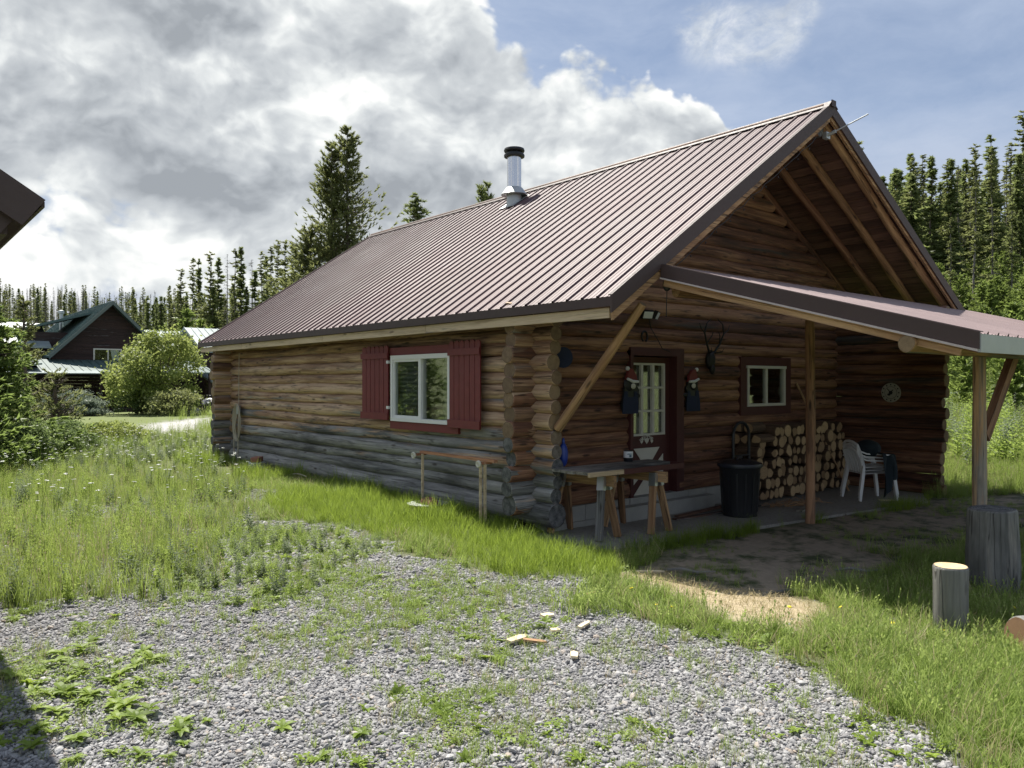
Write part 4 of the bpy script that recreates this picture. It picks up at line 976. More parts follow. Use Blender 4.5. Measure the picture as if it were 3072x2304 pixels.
# white jugs seen through the door glass, on a shelf
b = MB(); b.box((1.78, 0.10, 1.06), (2.6, 0.30, 1.10)); b.build('shelf', M['inside'], cab)
for x, lab in ((2.18, 'white plastic jug behind the middle pane of the door'), (2.42, 'white plastic jug behind the right pane of the door')):
    t_ = thing('plastic_jug', lab, 'jug', (x, 0.19, 1.10)); b = MB(); b.lathe([(0.085, 0), (0.095, 0.01), (0.095, 0.15), (0.07, 0.20), (0.03, 0.235), (0.03, 0.25), (0, 0.25)], n=18); b.build('body', M['plastic'], t_)
    b = MB(); b.tube([(0.02, 0, 0.235), (-0.02, -0.03, 0.26), (-0.075, -0.03, 0.24), (-0.09, -0.02, 0.15)], 0.012, n=8); b.build('handle', M['plastic'], t_)
# blue things hanging at the corner logs
b = MB(); b.lathe([(0.0, 0), (0.12, 0), (0.14, 0.02), (0.145, 0.045), (0.13, 0.05), (0.0, 0.03)], n=24); xl(b)
o = b.build('plastic_disc', M['navy'], loc=(0.26, -0.24, 2.17)); o.scale = (0.9,)*3; o.rotation_euler = (0, 0, 1.2); tag(o, 'dark blue round dish hung high beside the corner log ends', 'dish')
b = MB(); b.ball((0, 0, 0.14), (0.06, 0.06, 0.15)); b.ball((0, 0, 0.30), (0.02, 0.02, 0.05))
tag(b.build('plastic_bottle', M['blue'], loc=(0.17, -0.36, 0.836)), 'bright blue bottle at the corner end of the work table', 'bottle')
# rod on the gable peak
t_ = thing('metal_rod', 'thin grey metal rod sticking out below the roof peak', 'rod', (RU-0.05, V0+0.0, RZ-0.42))
b = MB(); b.tube([(0, 0, 0), (0.08, -0.52, 0.17)], 0.009, n=10); b.build('rod', M['galv'], t_)
b = MB(); b.box((-0.05, 0.0, -0.05), (0.05, 0.06, 0.04)); b.tube([(0, 0.0, 0), (0.01, -0.1, 0.03)], 0.024); b.build('mount', M['galv'], t_)
# string lights along the left rake
t_ = thing('string_lights', 'string of tiny clear bulbs strung under the left gable edge', 'string lights', (0.45, V0+0.03, rz_(0.45)-0.27))
pts = []; 
for k in range(26):
    u = 0.0+3.2*k/25; pts.append((u, 0.02*math.sin(k*2.1), SL*u-0.02-0.025*math.sin(k*PI/2.5)**2))
b = MB(); b.tube(pts, 0.005, n=5); b.build('wire', M['black'], t_)
b = MB()
for k in range(1, 25, 2): x, y, z = pts[k]; b.ball((x, y-0.01, z-0.04), (0.008, 0.008, 0.016), n=6, m=4)
b.build('bulbs', M['iron'], t_)
b = MB(); b.ball((0, 0, 0), (0.05, 0.05, 0.07)); b.tube([(0.0,0.0,-0.05),(0.01,0.02,-0.35)], 0.005); tag(b.build('wire_bundle', M['black'], loc=(0.36, V0-0.02, 2.93)), 'black bundle of wire hanging where the porch roof meets the gable', 'wire')

# ================================================================ side of the cabin
def gp(u, v): return np.array([u, v, float(gz(u, v))])
rk = np.array([-0.62, 1.62]); 
t_ = thing('rack_frame', 'bare wooden bed-frame rack with round castors standing against the log wall', 'rack', gp(-0.42, 1.12), 0)
zt = 0.74
def tall_leg(y, x, n_=1):
    for q in range(n_):
        b = MB(); b.box((x-0.014+0.045*q, y-0.014-0.03*q, -0.02), (x+0.014+0.045*q, y+0.014-0.03*q, zt), wear=0.0, tone=1.0); b.build('leg', M['board'], t_)
tall_leg(0.70, -0.02); tall_leg(-0.72, -0.10, 2)
b = MB(); b.beam((0.0, 0.76, zt+0.02), (-0.02, -0.92, zt+0.02), 0.06, 0.035, tone=0.7); b.build('rail', M['rust'], t_)
for y, x in ((0.74, 0.0), (-0.76, -0.02)):
    b = MB(); b.beam((x+0.06, y, zt-0.012), (x-0.09, y+0.02, zt-0.012), 0.035, 0.03); cr = b.build('cross_arm', M['rust'], t_)
    b = MB(); b.tube([(x-0.13, y+0.02+0.032*math.cos(a), zt-0.02+0.032*math.sin(a)) for a in np.linspace(0, 2*PI, 14, endpoint=False)], 0.016, n=8, closed=True); b.tube([(x-0.09, y+0.02, zt-0.02), (x-0.14, y+0.02, zt-0.02)], 0.012); b.build('castor', M['cream'], cr)
# pan with bricks
def brick(name_loc, rz, label, sc_=1.0, tilt=0.0):
    b = MB(); b.box((-0.10, -0.05, 0), (0.10, 0.05, 0.06)); o = b.build('brick', M['brick'], loc=name_loc, sharp=30); o.rotation_euler = (tilt, 0, rz); o.scale = (sc_,)*3; tag(o, label, 'brick')
    md = o.modifiers.new('edge', 'BEVEL'); md.width = 0.006; md.segments = 1
pz = gp(-0.62, 1.42); 
t_ = thing('metal_pan', 'wide pale metal dish lying in the grass below the rack', 'dish', pz+np.array([0, 0, 0.10]))
b = MB(); b.lathe([(0.0, 0), (0.16, 0.0), (0.27, 0.02), (0.275, 0.028), (0.16, 0.010), (0.0, 0.008)], n=28); b.build('dish', M['galv'], t_); 
b = MB(); b.lathe([(0.10, -0.12), (0.10, -0.002)], n=16); b.build('foot', M['black'], t_)
brick(pz+np.array([0.02, -0.06, 0.11]), 1.2, 'red brick lying on the metal dish in front', 1.15); brick(pz+np.array([0.05, 0.09, 0.11]), 0.6, 'red brick lying at the back of the metal dish', 1.1, 0.12)
# drain pipe stub with brick near the far end
q = gp(-0.42, 7.75); b = MB()
b.lathe([(0.15, -0.05), (0.15, 0.05), (0.165, 0.06), (0.15, 0.08), (0.165, 0.10), (0.15, 0.12), (0.165, 0.14), (0.15, 0.16), (0.13, 0.16)], n=22)
tag(b.build('ribbed_bucket', M['galv'], loc=q), 'grey ribbed metal bucket standing near the far end of the log wall', 'bucket')
brick(q+np.array([0, 0, 0.162]), 0.9, 'red brick lying on top of the ribbed bucket', 1.6)
# coiled cable and wire at the far corner
t_ = thing('coiled_cable', 'pale cable coiled and hung at the far corner of the log wall', 'cable', (-0.13, 9.45, 0.15))
b = MB(); b.tube([(0, 0, 2.35), (-0.01, 0.0, 1.2)], 0.008, n=6)
for k in range(4):
    w_ = 0.13+0.03*k; b.tube([(-0.03-0.01*k, w_*math.sin(a), 0.78+0.02*k+(0.34+0.02*k)*math.cos(a)) for a in np.linspace(0, 2*PI, 26)], 0.013, n=6)
b.tube([(-0.03, 0.02, 1.1), (-0.06, 0.15, 0.6), (-0.08, 0.10, 0.0)], 0.013, n=6); b.tube([(-0.03, -0.06, 1.1), (-0.06, -0.10, 0.5), (-0.08, -0.12, -0.02)], 0.013, n=6); b.build('cable', M['rope'], t_)
b = MB(); b.box((-0.05, -0.06, 1.02), (0.0, 0.05, 1.2)); b.build('plug_box', M['galv'], t_)
b = MB(); P = [gp(-0.35, 9.3), gp(-0.55, 8.6), gp(-0.48, 7.9), gp(-0.42, 7.0), gp(-0.5, 6.2), gp(-0.36, 5.4)]
pp_ = []
for a, c_ in zip(P, P[1:]):
    for s in np.linspace(0, 1, 6, endpoint=False): pp_.append(a+(c_-a)*s+np.array([0.03*math.sin(s*6), 0, 0.05+0.05*math.sin(s*PI)]))
b.tube(pp_, 0.009, n=6); tag(b.build('ground_cable', M['rope']), 'pale cable snaking along the ground at the foot of the log wall', 'cable')

# ================================================================ stumps, logs, chips
def stump(name, p, r, h, label, fresh, wear, n=28, cat='stump', lean=0.0):
    b = MB(); b.log((0, 0, -0.1), (lean, 0, h), r*1.04, r, n=n, step=0.15, wob=0.004, tone=0.4, wear=wear)
    return tag(b.build(name, [M['grey'], M['freshend'] if fresh else M['logend']], loc=p), label, cat)
stump('log_stump', gp(-0.15, -4.89), 0.125, 0.53, 'slim upright log stump with a pale fresh-cut top in the grass', True, 0.85)
o = stump('log_stump', gp(1.49, -4.63), 0.192, 0.77, 'large weathered grey stump beside the corner post', False, 0.8, 36, lean=-0.03)
b = MB(); b.log((0, 0, 0.14), (0.80, -0.50, 0.16), 0.15, 0.15, n=24, wob=0.01, tone=0.3, wear=0.9)
tag(b.build('cut_log', [M['grey'], flat('brown_cut_end', (0.26,0.15,0.085), 0.85, 0, 0.35, 20, 0.4)], loc=gp(-0.40, -5.42)), 'short thick cut log lying in the grass at the right edge', 'log')
cm = flat('pale_split_chip', (0.66,0.56,0.38), 0.8, 0, 0.2, 30, 0.3)
chips = [(1118,1388,0.20,0.05,0.9,'pale wedge of split wood lying on the gravel, largest of the chips'), (1156,1394,0.16,0.03,-0.2,'thin brown splinter lying beside the largest chip'), (1262,1358,0.19,0.03,1.1,'long narrow white splinter lying on the gravel'), (1240,1424,0.12,0.045,1.5,'flat yellow chip lying alone on the open gravel'), (1183,1337,0.11,0.05,0.6,'pale chip in the middle of the gravel in front of the weeds'), (1200,1370,0.07,0.04,0.3,'small white chip near the long white splinter'), (1276,1290,0.16,0.03,1.0,'curved tan bark strip at the upper edge of the gravel'), (1405,1240,0.30,0.03,0.2,'narrow wood strip at the front edge of the porch shade'), (1920,1085,0.30,0.08,0.1,'flat pale slab of wood lying on the dirt in front of the chairs')]
for x, y, l, w_, a, lab in chips:
    p = G(x*1.3888, y*1.3888); b = MB(); b.prism([(-l/2, -w_*0.5), (l*0.3, -w_*0.6), (l/2, 0.0), (l*0.25, w_*0.5), (-l/2, w_*0.45)], (0,0,0), (1,0,0), (0,1,0.05), (0,0.03,1), 0.014)
    o = b.build('wood_chip', M['pole'] if 'brown' in lab or 'tan' in lab else cm, loc=p+np.array([0, 0, 0.022])); o.rotation_euler = (0.05, 0.05, a-AZ); tag(o, lab, 'wood chip')
for x, y, l, a, lab in ((1745,1285,0.9,0.12,'long grey stick lying along the edge of the porch shade'), (1855,1238,0.45,-0.15,'short thick stick lying on the shaded dirt'), (1880,1262,0.35,0.5,'thin twig lying on the shaded dirt near the slim stump'), (1490,1240,0.5,-0.3,'brown twig lying on the bare dirt patch')):
    p = G(x*1.3888, y*1.3888); b = MB(); b.tube([(-l/2, 0, 0.01), (-l/6, 0.02, 0.03), (l/6, -0.015, 0.015), (l/2, 0.02, 0.03)], [0.012, 0.016, 0.013, 0.006], n=7, wear=0.6); o = b.build('stick', M['grey'], loc=p+np.array([0, 0, 0.01])); o.rotation_euler = (0, 0, a-AZ); tag(o, lab, 'stick')
# white bench-like plank out in the meadow
p = P3(2925, 1268, 33); t_ = thing('white_rail', 'low white rail standing in the meadow behind the corner post', 'rail', (p[0], p[1], float(gz(p[0], p[1]))), -AZ)
b = MB(); b.box((-1.1, -0.05, 0.62), (1.2, 0.05, 0.70)); b.build('rail', M['white'], t_)
for x in (-1.0, 0.1, 1.1): b = MB(); b.box((x-0.04, -0.04, -0.2), (x+0.04, 0.04, 0.62)); b.build('leg', M['white'], t_)
p = G(2985, 1385); p = P3(2960, 1500, 11.8); 

# ================================================================ outbuilding at the left edge
ob = thing('outbuilding', 'dark building at the left edge of which only the brown metal roof corner shows', 'building', (-5.58, -1.83, 0.1))
b = MB(); s_ = 0.64; W_ = 4.2; H_ = 2.85; LV = 5.5
def sl(x): return H_+s_*(-x)
p0 = np.array([0, 0, H_]); p1 = np.array([-W_, 0, H_+s_*W_]); d = p1-p0; L = np.linalg.norm(d); d /= L; nrm = np.array([-d[2]*-1*-1, 0, d[0]]); nrm = np.array([s_, 0, 1.0])/math.hypot(s_, 1)
ribbed(b, p0, d, L, nrm, AXV, 0.0, LV); b.build('roof_panel', M['roof'], ob, sharp=None)
b = MB(); b.prism([(-W_, H_+s_*W_), (-2*W_, H_), (-2*W_, H_-0.02), (-W_, H_+s_*W_-0.02)], (0, 0, 0), (1,0,0), (0,0,1), (0,1,0), LV); b.build('roof_panel', M['roof'], ob)
b = MB(); b.prism([(0.02, H_+0.01), (-W_, H_+s_*W_+0.02), (-W_, H_+s_*W_-0.20), (-0.10, H_-0.155)], (0, -0.03, 0), (1,0,0), (0,0,1), (0,1,0), 0.03); b.box((0.0, 0.0, H_-0.03), (0.02, LV, H_+0.005)); b.build('rake_trim', M['brown'], ob)
b = MB(); b.prism([(-0.14, H_-0.12), (-W_, H_+s_*W_-0.14), (-W_, H_+s_*W_-0.30), (-0.20, H_-0.205)], (0, 0.03, 0), (1,0,0), (0,0,1), (0,1,0), 0.05); b.prism([(-0.02, H_-0.03), (-W_, H_+s_*W_-0.05), (-W_, H_+s_*W_-0.08), (-0.02, H_-0.06)], (0, 0.09, 0), (1,0,0), (0,0,1), (0,1,0), LV-0.1); b.box((-0.19, 0.09, H_-0.20), (-0.16, LV, H_-0.11)); b.build('soffit', M['brown'], ob)
b = MB(); z = 0.1
while z < 2.9: b.log((-0.55, 0.35, z), (-0.55, LV-0.4, z), 0.1, n=10); b.log((-7.8, 0.5, z), (-0.3, 0.5, z), 0.1, n=10); b.log((-7.8, LV-0.5, z), (-0.3, LV-0.5, z), 0.1, n=10); b.log((-7.8, 0.35, z), (-7.8, LV-0.4, z), 0.1, n=10); z += 0.18
b.build('wall', [M['log'], M['logend']], ob)

# ================================================================ lodge beyond the lawn
LO = np.array([5.42, 45.5]); gl0 = float(gz(*LO))
lodge = thing('lodge', 'dark timber lodge with a steep green metal gable roof beyond the lawn', 'house', (LO[0], LO[1], gl0))
zb = 6.8-gl0; HW = 3.4; LD = 15.0
def lpart(fn, name, m_, par=lodge, **k):
    b = MB(); fn(b); return b.build(name, m_, par, **k)
def f(b):
    z = 0.0
    while z < zb-0.1:
        hw = min(HW-0.25, zb-z-0.15); b.box((-hw, -0.02*(int(z*5) % 2), z), (hw, 0.2, z+0.195), tone=rs.random()); z += 0.2
    b.box((-HW+0.25, 0.2, 0), (-HW+0.45, LD, 3.5)); b.box((HW-0.45, 0.2, 0), (HW-0.25, LD, 3.5))
lpart(f, 'wall', M['lodgewall'])
for sx in (-1, 1):
    def f(b):
        b.prism([(0, zb), (sx*HW, zb-HW), (sx*HW, zb-HW-0.12), (0, zb-0.12)], (0, -0.7, 0), (1,0,0), (0,0,1), (0,1,0), LD)
        for k in range(int(LD/0.4)): y = -0.68+k*0.4; b.beam((0, y, zb+0.015), (sx*HW, y, zb-HW+0.015), 0.03, 0.05)
    lpart(f, 'roof', M['teal'])
    lpart(lambda b: b.prism([(0, zb+0.02), (sx*HW, zb-HW+0.02), (sx*HW, zb-HW-0.22), (0, zb-0.22)], (0, -0.76, 0), (1,0,0), (0,0,1), (0,1,0), 0.05), 'rake_trim', flat('grey_green_trim', (0.10,0.13,0.125), 0.5))
def f(b):                                  # dormer shed roof on the left slope
    b.prism([(-0.6, zb-0.5), (-4.6, zb-1.75), (-4.6, zb-1.9), (-0.6, zb-0.65)], (0, 1.5, 0), (1,0,0), (0,0,1), (0,1,0), 5.5)
lpart(f, 'dormer_roof', M['teal']); lpart(lambda b: b.box((-4.3, 1.8, 2.5), (-1.5, 6.5, zb-1.9)), 'dormer_wall', M['lodgewall'])
def f(b): b.box((-0.95, -0.08, 2.78), (-0.90+1.55, -0.02, 2.86)); b.box((-0.95, -0.08, 3.68), (0.65, -0.02, 3.76)); b.box((-0.95, -0.08, 2.86), (-0.87, -0.02, 3.68)); b.box((0.57, -0.08, 2.86), (0.65, -0.02, 3.68)); b.box((-0.17, -0.08, 2.86), (-0.1, -0.02, 3.68))
lw_ = lpart(f, 'window', M['cream']); lpart(lambda b: b.box((-0.87, -0.045, 2.86), (0.57, -0.04, 3.68)), 'pane', M['glass'], lw_); lpart(lambda b: b.prism([(0.15, 2.87), (0.5, 2.87), (0.5, 3.67), (0.0, 3.67)], (0, -0.03, 0), (1,0,0), (0,0,1), (0,1,0), 0.01), 'curtain', M['white'], lw_)
def f(b):                                  # porch roof
    b.prism([(0.0, 3.20-gl0), (-3.3, 2.45-gl0), (-3.3, 2.36-gl0), (0, 3.08-gl0)], (-4.2, 0, 0), (0,1,0), (0,0,1), (1,0,0), 9.5)
    for k in range(24): x = -4.1+k*0.4; b.beam((x, 0, 3.215-gl0), (x, -3.3, 2.465-gl0), 0.03, 0.05)
lpart(f, 'porch_roof', M['teal'])
def f(b): b.prism([(-4.2, 2.90-gl0), (-8.5, 2.35-gl0), (-8.5, 2.25-gl0), (-4.2, 2.80-gl0)], (0, -3.6, 0), (1,0,0), (0,0,1), (0,1,0), 4.5); b.prism([(0, 2.85-gl0), (-3.6, 2.35-gl0), (-3.6, 2.3-gl0), (0, 2.75-gl0)], (-6.0, -0.6, 0), (0,1,0), (0,0,1), (1,0,0), 4.6)
lpart(f, 'side_porch_roof', M['paleroof'])
for x in (-7.5, -4.0, -1.2, 1.8, 5.0): lpart(lambda b: b.box((x-0.08, -3.2, -0.2), (x+0.08, -3.04, 2.4-gl0)), 'porch_post', M['lodgewall'])
lpart(lambda b: (b.box((-6, -3.15, 0.7), (5, -3.08, 0.8)), b.box((-6, -3.3, 0.0), (5, 0, 0.18))), 'porch_deck', M['lodgewall'])
lpart(lambda b: b.lathe([(0.12, zb-1.6), (0.12, zb-0.3), (0.19, zb-0.28), (0.19, zb-0.1), (0, zb-0.05)], (-1.35, 7.5, 0), 12), 'chimney', M['galv'])
def wing(x0, x1, y0, zt_, ze, name, label):
    t_ = thing(name, label, 'building', (LO[0]+x0, LO[1]+y0, gl0)); W_ = x1-x0
    b = MB(); zz = 0
    while zz < ze-gl0-0.1: b.box((0, 0, zz), (W_, 0.2, zz+0.195), tone=rs.random()); zz += 0.2
    b.box((0, 0.2, 0), (0.2, 6.5, ze-gl0)); b.box((W_-0.2, 0.2, 0), (W_, 6.5, ze-gl0)); b.build('wall', M['lodgewall'], t_)
    b = MB(); b.prism([(-0.5, ze-gl0), (3.2, zt_-gl0), (7.0, ze-gl0), (7.0, ze-gl0-0.12), (3.2, zt_-gl0-0.12), (-0.5, ze-gl0-0.12)], (-0.3, 0, 0), (0,1,0), (0,0,1), (1,0,0), W_+0.6)
    sl_ = (zt_-ze)/3.7
    for k in range(int((W_+0.5)/0.45)): x = -0.28+k*0.45; b.beam((x, -0.5, ze-gl0+0.02), (x, 3.2, zt_-gl0+0.02), 0.03, 0.06)
    b.build('roof', M['paleroof'], t_)
    return t_
wing(-17, -3.3, 1.5, 5.6, 4.0, 'lodge_wing', 'low wing with a pale metal roof left of the lodge')
wing(2.6, 6.3, 2.5, 5.5, 4.2, 'lodge_wing', 'short link building with a pale metal roof right of the lodge gable')
w2 = wing(5.5, 14, -0.5, 5.6, 3.9, 'lodge_wing', 'dark wing with a pale ribbed metal roof behind the cabin corner')
b = MB(); b.box((1.2, -0.07, 2.3), (3.6, -0.01, 2.38)); b.box((1.2, -0.07, 3.2), (3.6, -0.01, 3.28)); 
for x in (1.2, 1.95, 3.52): b.box((x, -0.07, 2.38), (x+0.07, -0.01, 3.2))
wq = b.build('window', M['cream'], w2); b = MB(); b.box((1.27, -0.05, 2.38), (3.52, -0.04, 3.2)); b.build('pane', M['glass'], wq)
b = MB(); b.prism([(0.0, 2.35), (-3.0, 1.75), (-3.0, 1.65), (0, 2.25)], (-0.5, 0, 0), (0,1,0), (0,0,1), (1,0,0), 9.0); b.build('porch_roof', M['paleroof'], w2)
for x in (0.5, 3.5, 7): b = MB(); b.box((x, -2.9, -0.2), (x+0.14, -2.76, 1.7)); b.build('porch_post', M['lodgewall'], w2)
b = MB(); b.box((-0.5, -2.85, 0.45), (8, -2.8, 0.52)); b.build('porch_rail', M['grey'], w2)
# quad bike
p = G(641, 1243); at_ = thing('quad_bike', 'dark quad bike parked on the drive beyond the cabin corner', 'quad bike', p, -math.radians(24)+PI*0)
tyre = MB(); tyre.lathe([(0.10, -0.11), (0.25, -0.12), (0.29, -0.08), (0.30, 0.0), (0.29, 0.08), (0.25, 0.12), (0.10, 0.11)], n=18)
for V in tyre.v: V[:] = np.stack([V[:, 2], V[:, 0], V[:, 1]], -1)
tym = tyre.mesh('wheel', M['black'])
for sx in (-1, 1):
    for y in (-0.62, 0.62):
        o = bpy.data.objects.new('wheel', tym); COL.objects.link(o); o.parent = at_; o.location = (sx*0.43, y, 0.30)
        b = MB(); b.tube([(sx*0.05-0.02, 0, 0), (sx*0.135, 0, 0)], 0.12, n=12); b.build('rim', M['galv'], o)
b = MB(); b.box((-0.18, -0.7, 0.28), (0.18, 0.7, 0.5)); b.ball((0, -0.35, 0.66), (0.26, 0.42, 0.18)); b.ball((0, 0.35, 0.72), (0.17, 0.45, 0.12)); b.box((-0.3, -0.88, 0.42), (0.3, -0.74, 0.66)); b.build('body', M['iron'], at_)
for sx in (-1, 1):
    for y in (-0.62, 0.60):
        b = MB(); b.tube([(sx*0.42, y-0.38, 0.55), (sx*0.42, y-0.2, 0.68), (sx*0.42, y+0.15, 0.69), (sx*0.42, y+0.36, 0.56)], [0.06, 0.13, 0.13, 0.06], n=10); b.build('fender', flat('grey_fender', (0.20,0.20,0.22), 0.3), at_)
    b = MB(); b.ball((sx*0.2, -0.86, 0.64), (0.08, 0.04, 0.05)); b.build('headlight', M['plastic'], at_)
for y in (-0.68, 0.70):
    b = MB()
    for k in range(5): b.tube([(-0.3+0.15*k, y-0.2, 0.84), (-0.3+0.15*k, y+0.2, 0.84)], 0.012, n=5)
    b.tube([(-0.35, y-0.2, 0.84), (0.35, y-0.2, 0.84)], 0.014); b.tube([(-0.35, y+0.2, 0.84), (0.35, y+0.2, 0.84)], 0.014); b.tube([(-0.2, y, 0.84), (-0.15, y, 0.6)], 0.014); b.tube([(0.2, y, 0.84), (0.15, y, 0.6)], 0.014); b.build('rack', M['bracket'], at_)
b = MB(); b.tube([(0, -0.2, 0.7), (0, -0.12, 1.0)], 0.03); b.tube([(-0.38, 0.0, 1.04), (-0.15, -0.12, 1.0), (0.15, -0.12, 1.0), (0.38, 0.0, 1.04)], 0.02); b.build('handlebar', M['black'], at_)
# boulders at the end of the lawn
for k, (x, y, s, lab) in enumerate(((960//2.21, 1262//1.3888, 0.35, ''),)): pass
def rock(p, s, label):
    b = MB(); b.ball((0, 0, 0), (1, 0.8, 0.55), n=12, m=8)
    V = b.v[0]
    for i in range(len(V)): V[i] *= 1+0.25*(mnoise.noise(Vector(V[i])*1.7+Vector((s*9, 0, 0))))
    o = b.build('boulder', M['conc'], loc=p, sharp=25); o.scale = (s,)*3; tag(o, label, 'boulder')
rock(G(570, 1240)+np.array([0, 0, 0.05]), 0.62, 'pale boulder at the foot of the yellow-green shrub'); rock(G(530, 1238)+np.array([0, 0, 0.02]), 0.35, 'small grey boulder left of the bigger one by the shrub')
# ================================================================ trees
rs = random.Random(21)
M['needle'] = leafmat('dark_needles', (0.070,0.092,0.038), (0.14,0.172,0.064), (0.23,0.27,0.095), 0.5)
M['needle2'] = leafmat('mid_needles', (0.068,0.084,0.036), (0.14,0.16,0.062), (0.24,0.26,0.10), 0.5)
M['young'] = leafmat('young_pine_needles', (0.075,0.115,0.024), (0.14,0.195,0.042), (0.23,0.29,0.08), 0.5)
M['dead'] = leafmat('dead_twigs', (0.07,0.065,0.06), (0.12,0.112,0.10), (0.17,0.16,0.14), 0.0, 0.9)
M['spr'] = leafmat('fresh_spruce_needles', (0.055,0.090,0.026), (0.12,0.175,0.045), (0.24,0.31,0.09), 0.5)
M['leafy'] = leafmat('yellow_green_leaves', (0.10,0.14,0.030), (0.20,0.25,0.06), (0.33,0.37,0.12), 0.45)
M['silver'] = leafmat('silver_needles', (0.08,0.11,0.085), (0.14,0.18,0.14), (0.24,0.28,0.21), 0.3)
M['bushleaf'] = leafmat('willow_leaves', (0.05,0.085,0.02), (0.10,0.15,0.045), (0.20,0.26,0.10), 0.4)
def crown(seed, h, z0, rad, nb, ncl, s, droop=0.25, upc=0.0, ntri=3, width=0.35, power=1.0, cx=0.0, cy=0.0, ragged=0.35, lift=0.0):
    """needle sprays along whorled branches; rad(t) crown radius at relative height t (0 base..1 top)"""
    r = np.random.default_rng(seed)
    t = np.sort(r.random(nb)**power); t = z0+(1-z0)*t; zz = t*h
    az = r.random(nb)*2*PI; tt = (t-z0)/(1-z0)
    L = np.array([rad(x) for x in tt])*(1-ragged+ragged*2*r.random(nb)*0.75)
    lump = 1+0.25*np.sin(az*2+tt*9+seed)+0.12*np.sin(az*5+tt*17); L = L*lump
    q = np.tile(np.linspace(0.12, 1.0, ncl), (nb, 1)); q = np.clip(q+r.uniform(-.5/ncl, .5/ncl, (nb, ncl)), 0.05, 1.05)
    dx, dy = np.cos(az), np.sin(az)
    side = r.normal(0, 0.13, (nb, ncl))*L[:, None]*q
    px = cx+dx[:, None]*L[:, None]*q-dy[:, None]*side; py = cy+dy[:, None]*L[:, None]*q+dx[:, None]*side
    pz = zz[:, None]-droop*L[:, None]*q+upc*L[:, None]*q**2+lift*L[:, None]+r.normal(0, 0.04, (nb, ncl))*L[:, None]
    ctr = np.stack([px, py, pz], -1).reshape(-1, 3); out = np.repeat(np.stack([dx, dy, 0*dx+0.15+upc], -1), ncl, 0)
    sz = np.repeat(s*(0.55+0.6*np.clip(L/(max(L)+1e-6), 0, 1)), ncl)*(0.7+0.6*r.random(nb*ncl))
    tone = np.repeat(r.random(nb), ncl)*0.5+r.random(nb*ncl)*0.5
    V = []; TN = []
    for k in range(ntri):
        d = out+r.normal(0, 0.55, ctr.shape); d /= np.linalg.norm(d, axis=1)[:, None]
        w_ = np.cross(d, r.normal(0, 1, ctr.shape)); w_ /= np.linalg.norm(w_, axis=1)[:, None]
        a = ctr-d*sz[:, None]*0.35; b_ = ctr+d*sz[:, None]*0.75
        m1_ = ctr+w_*sz[:, None]*width*0.5; m2_ = ctr-w_*sz[:, None]*width*0.5
        V.append(np.stack([a, m1_, b_, m2_], 1).reshape(-1, 3)); TN.append(np.repeat(tone, 4))
    V = np.concatenate(V); TN = np.concatenate(TN)
    return V, TN
def quadmesh(name, V, TN, mat):
    n = len(V)//4; me = bpy.data.meshes.new(name)
    me.vertices.add(len(V)); me.vertices.foreach_set('co', V.ravel().astype(np.float32))
    me.loops.add(len(V)); me.loops.foreach_set('vertex_index', np.arange(len(V), dtype=np.int32))
    me.polygons.add(n); me.polygons.foreach_set('loop_start', np.arange(0, len(V), 4, dtype=np.int32)); me.update(); me.validate()
    at = me.attributes.new('tone', 'FLOAT', 'POINT'); at.data.foreach_set('value', TN.astype(np.float32))
    me.materials.append(mat); return me
def trunkmesh(seed, h, r, mat, twigs=0, z0=0.1, tl=0.8, lean=0.0, fork=None):
    q = random.Random(seed); b = MB(); n = 8
    pts = [(lean*math.sin(i/7*2.2)*h*0.03, 0.02*h*0.3*math.sin(i*0.9+seed), h*i/7) for i in range(8)]
    b.tube(pts, [r*(1-0.93*i/7)+0.006 for i in range(8)], n=n, tone=q.random())
    for k in range(twigs):
        z = h*(z0+(0.97-z0)*q.random()); a = q.random()*6.28; l = tl*(1.05-z/h)*q.uniform(.5, 1.2)+0.15; dr = q.uniform(-.35,.1)
        b.tube([(0, 0, z), (math.cos(a)*l*0.6, math.sin(a)*l*0.6, z+dr*l*0.4), (math.cos(a)*l, math.sin(a)*l, z+dr*l)], [r*0.10+.008, r*0.06+.005, 0.004], n=4, caps=False, tone=q.random())
    return b.mesh('trunk', mat, sharp=60)
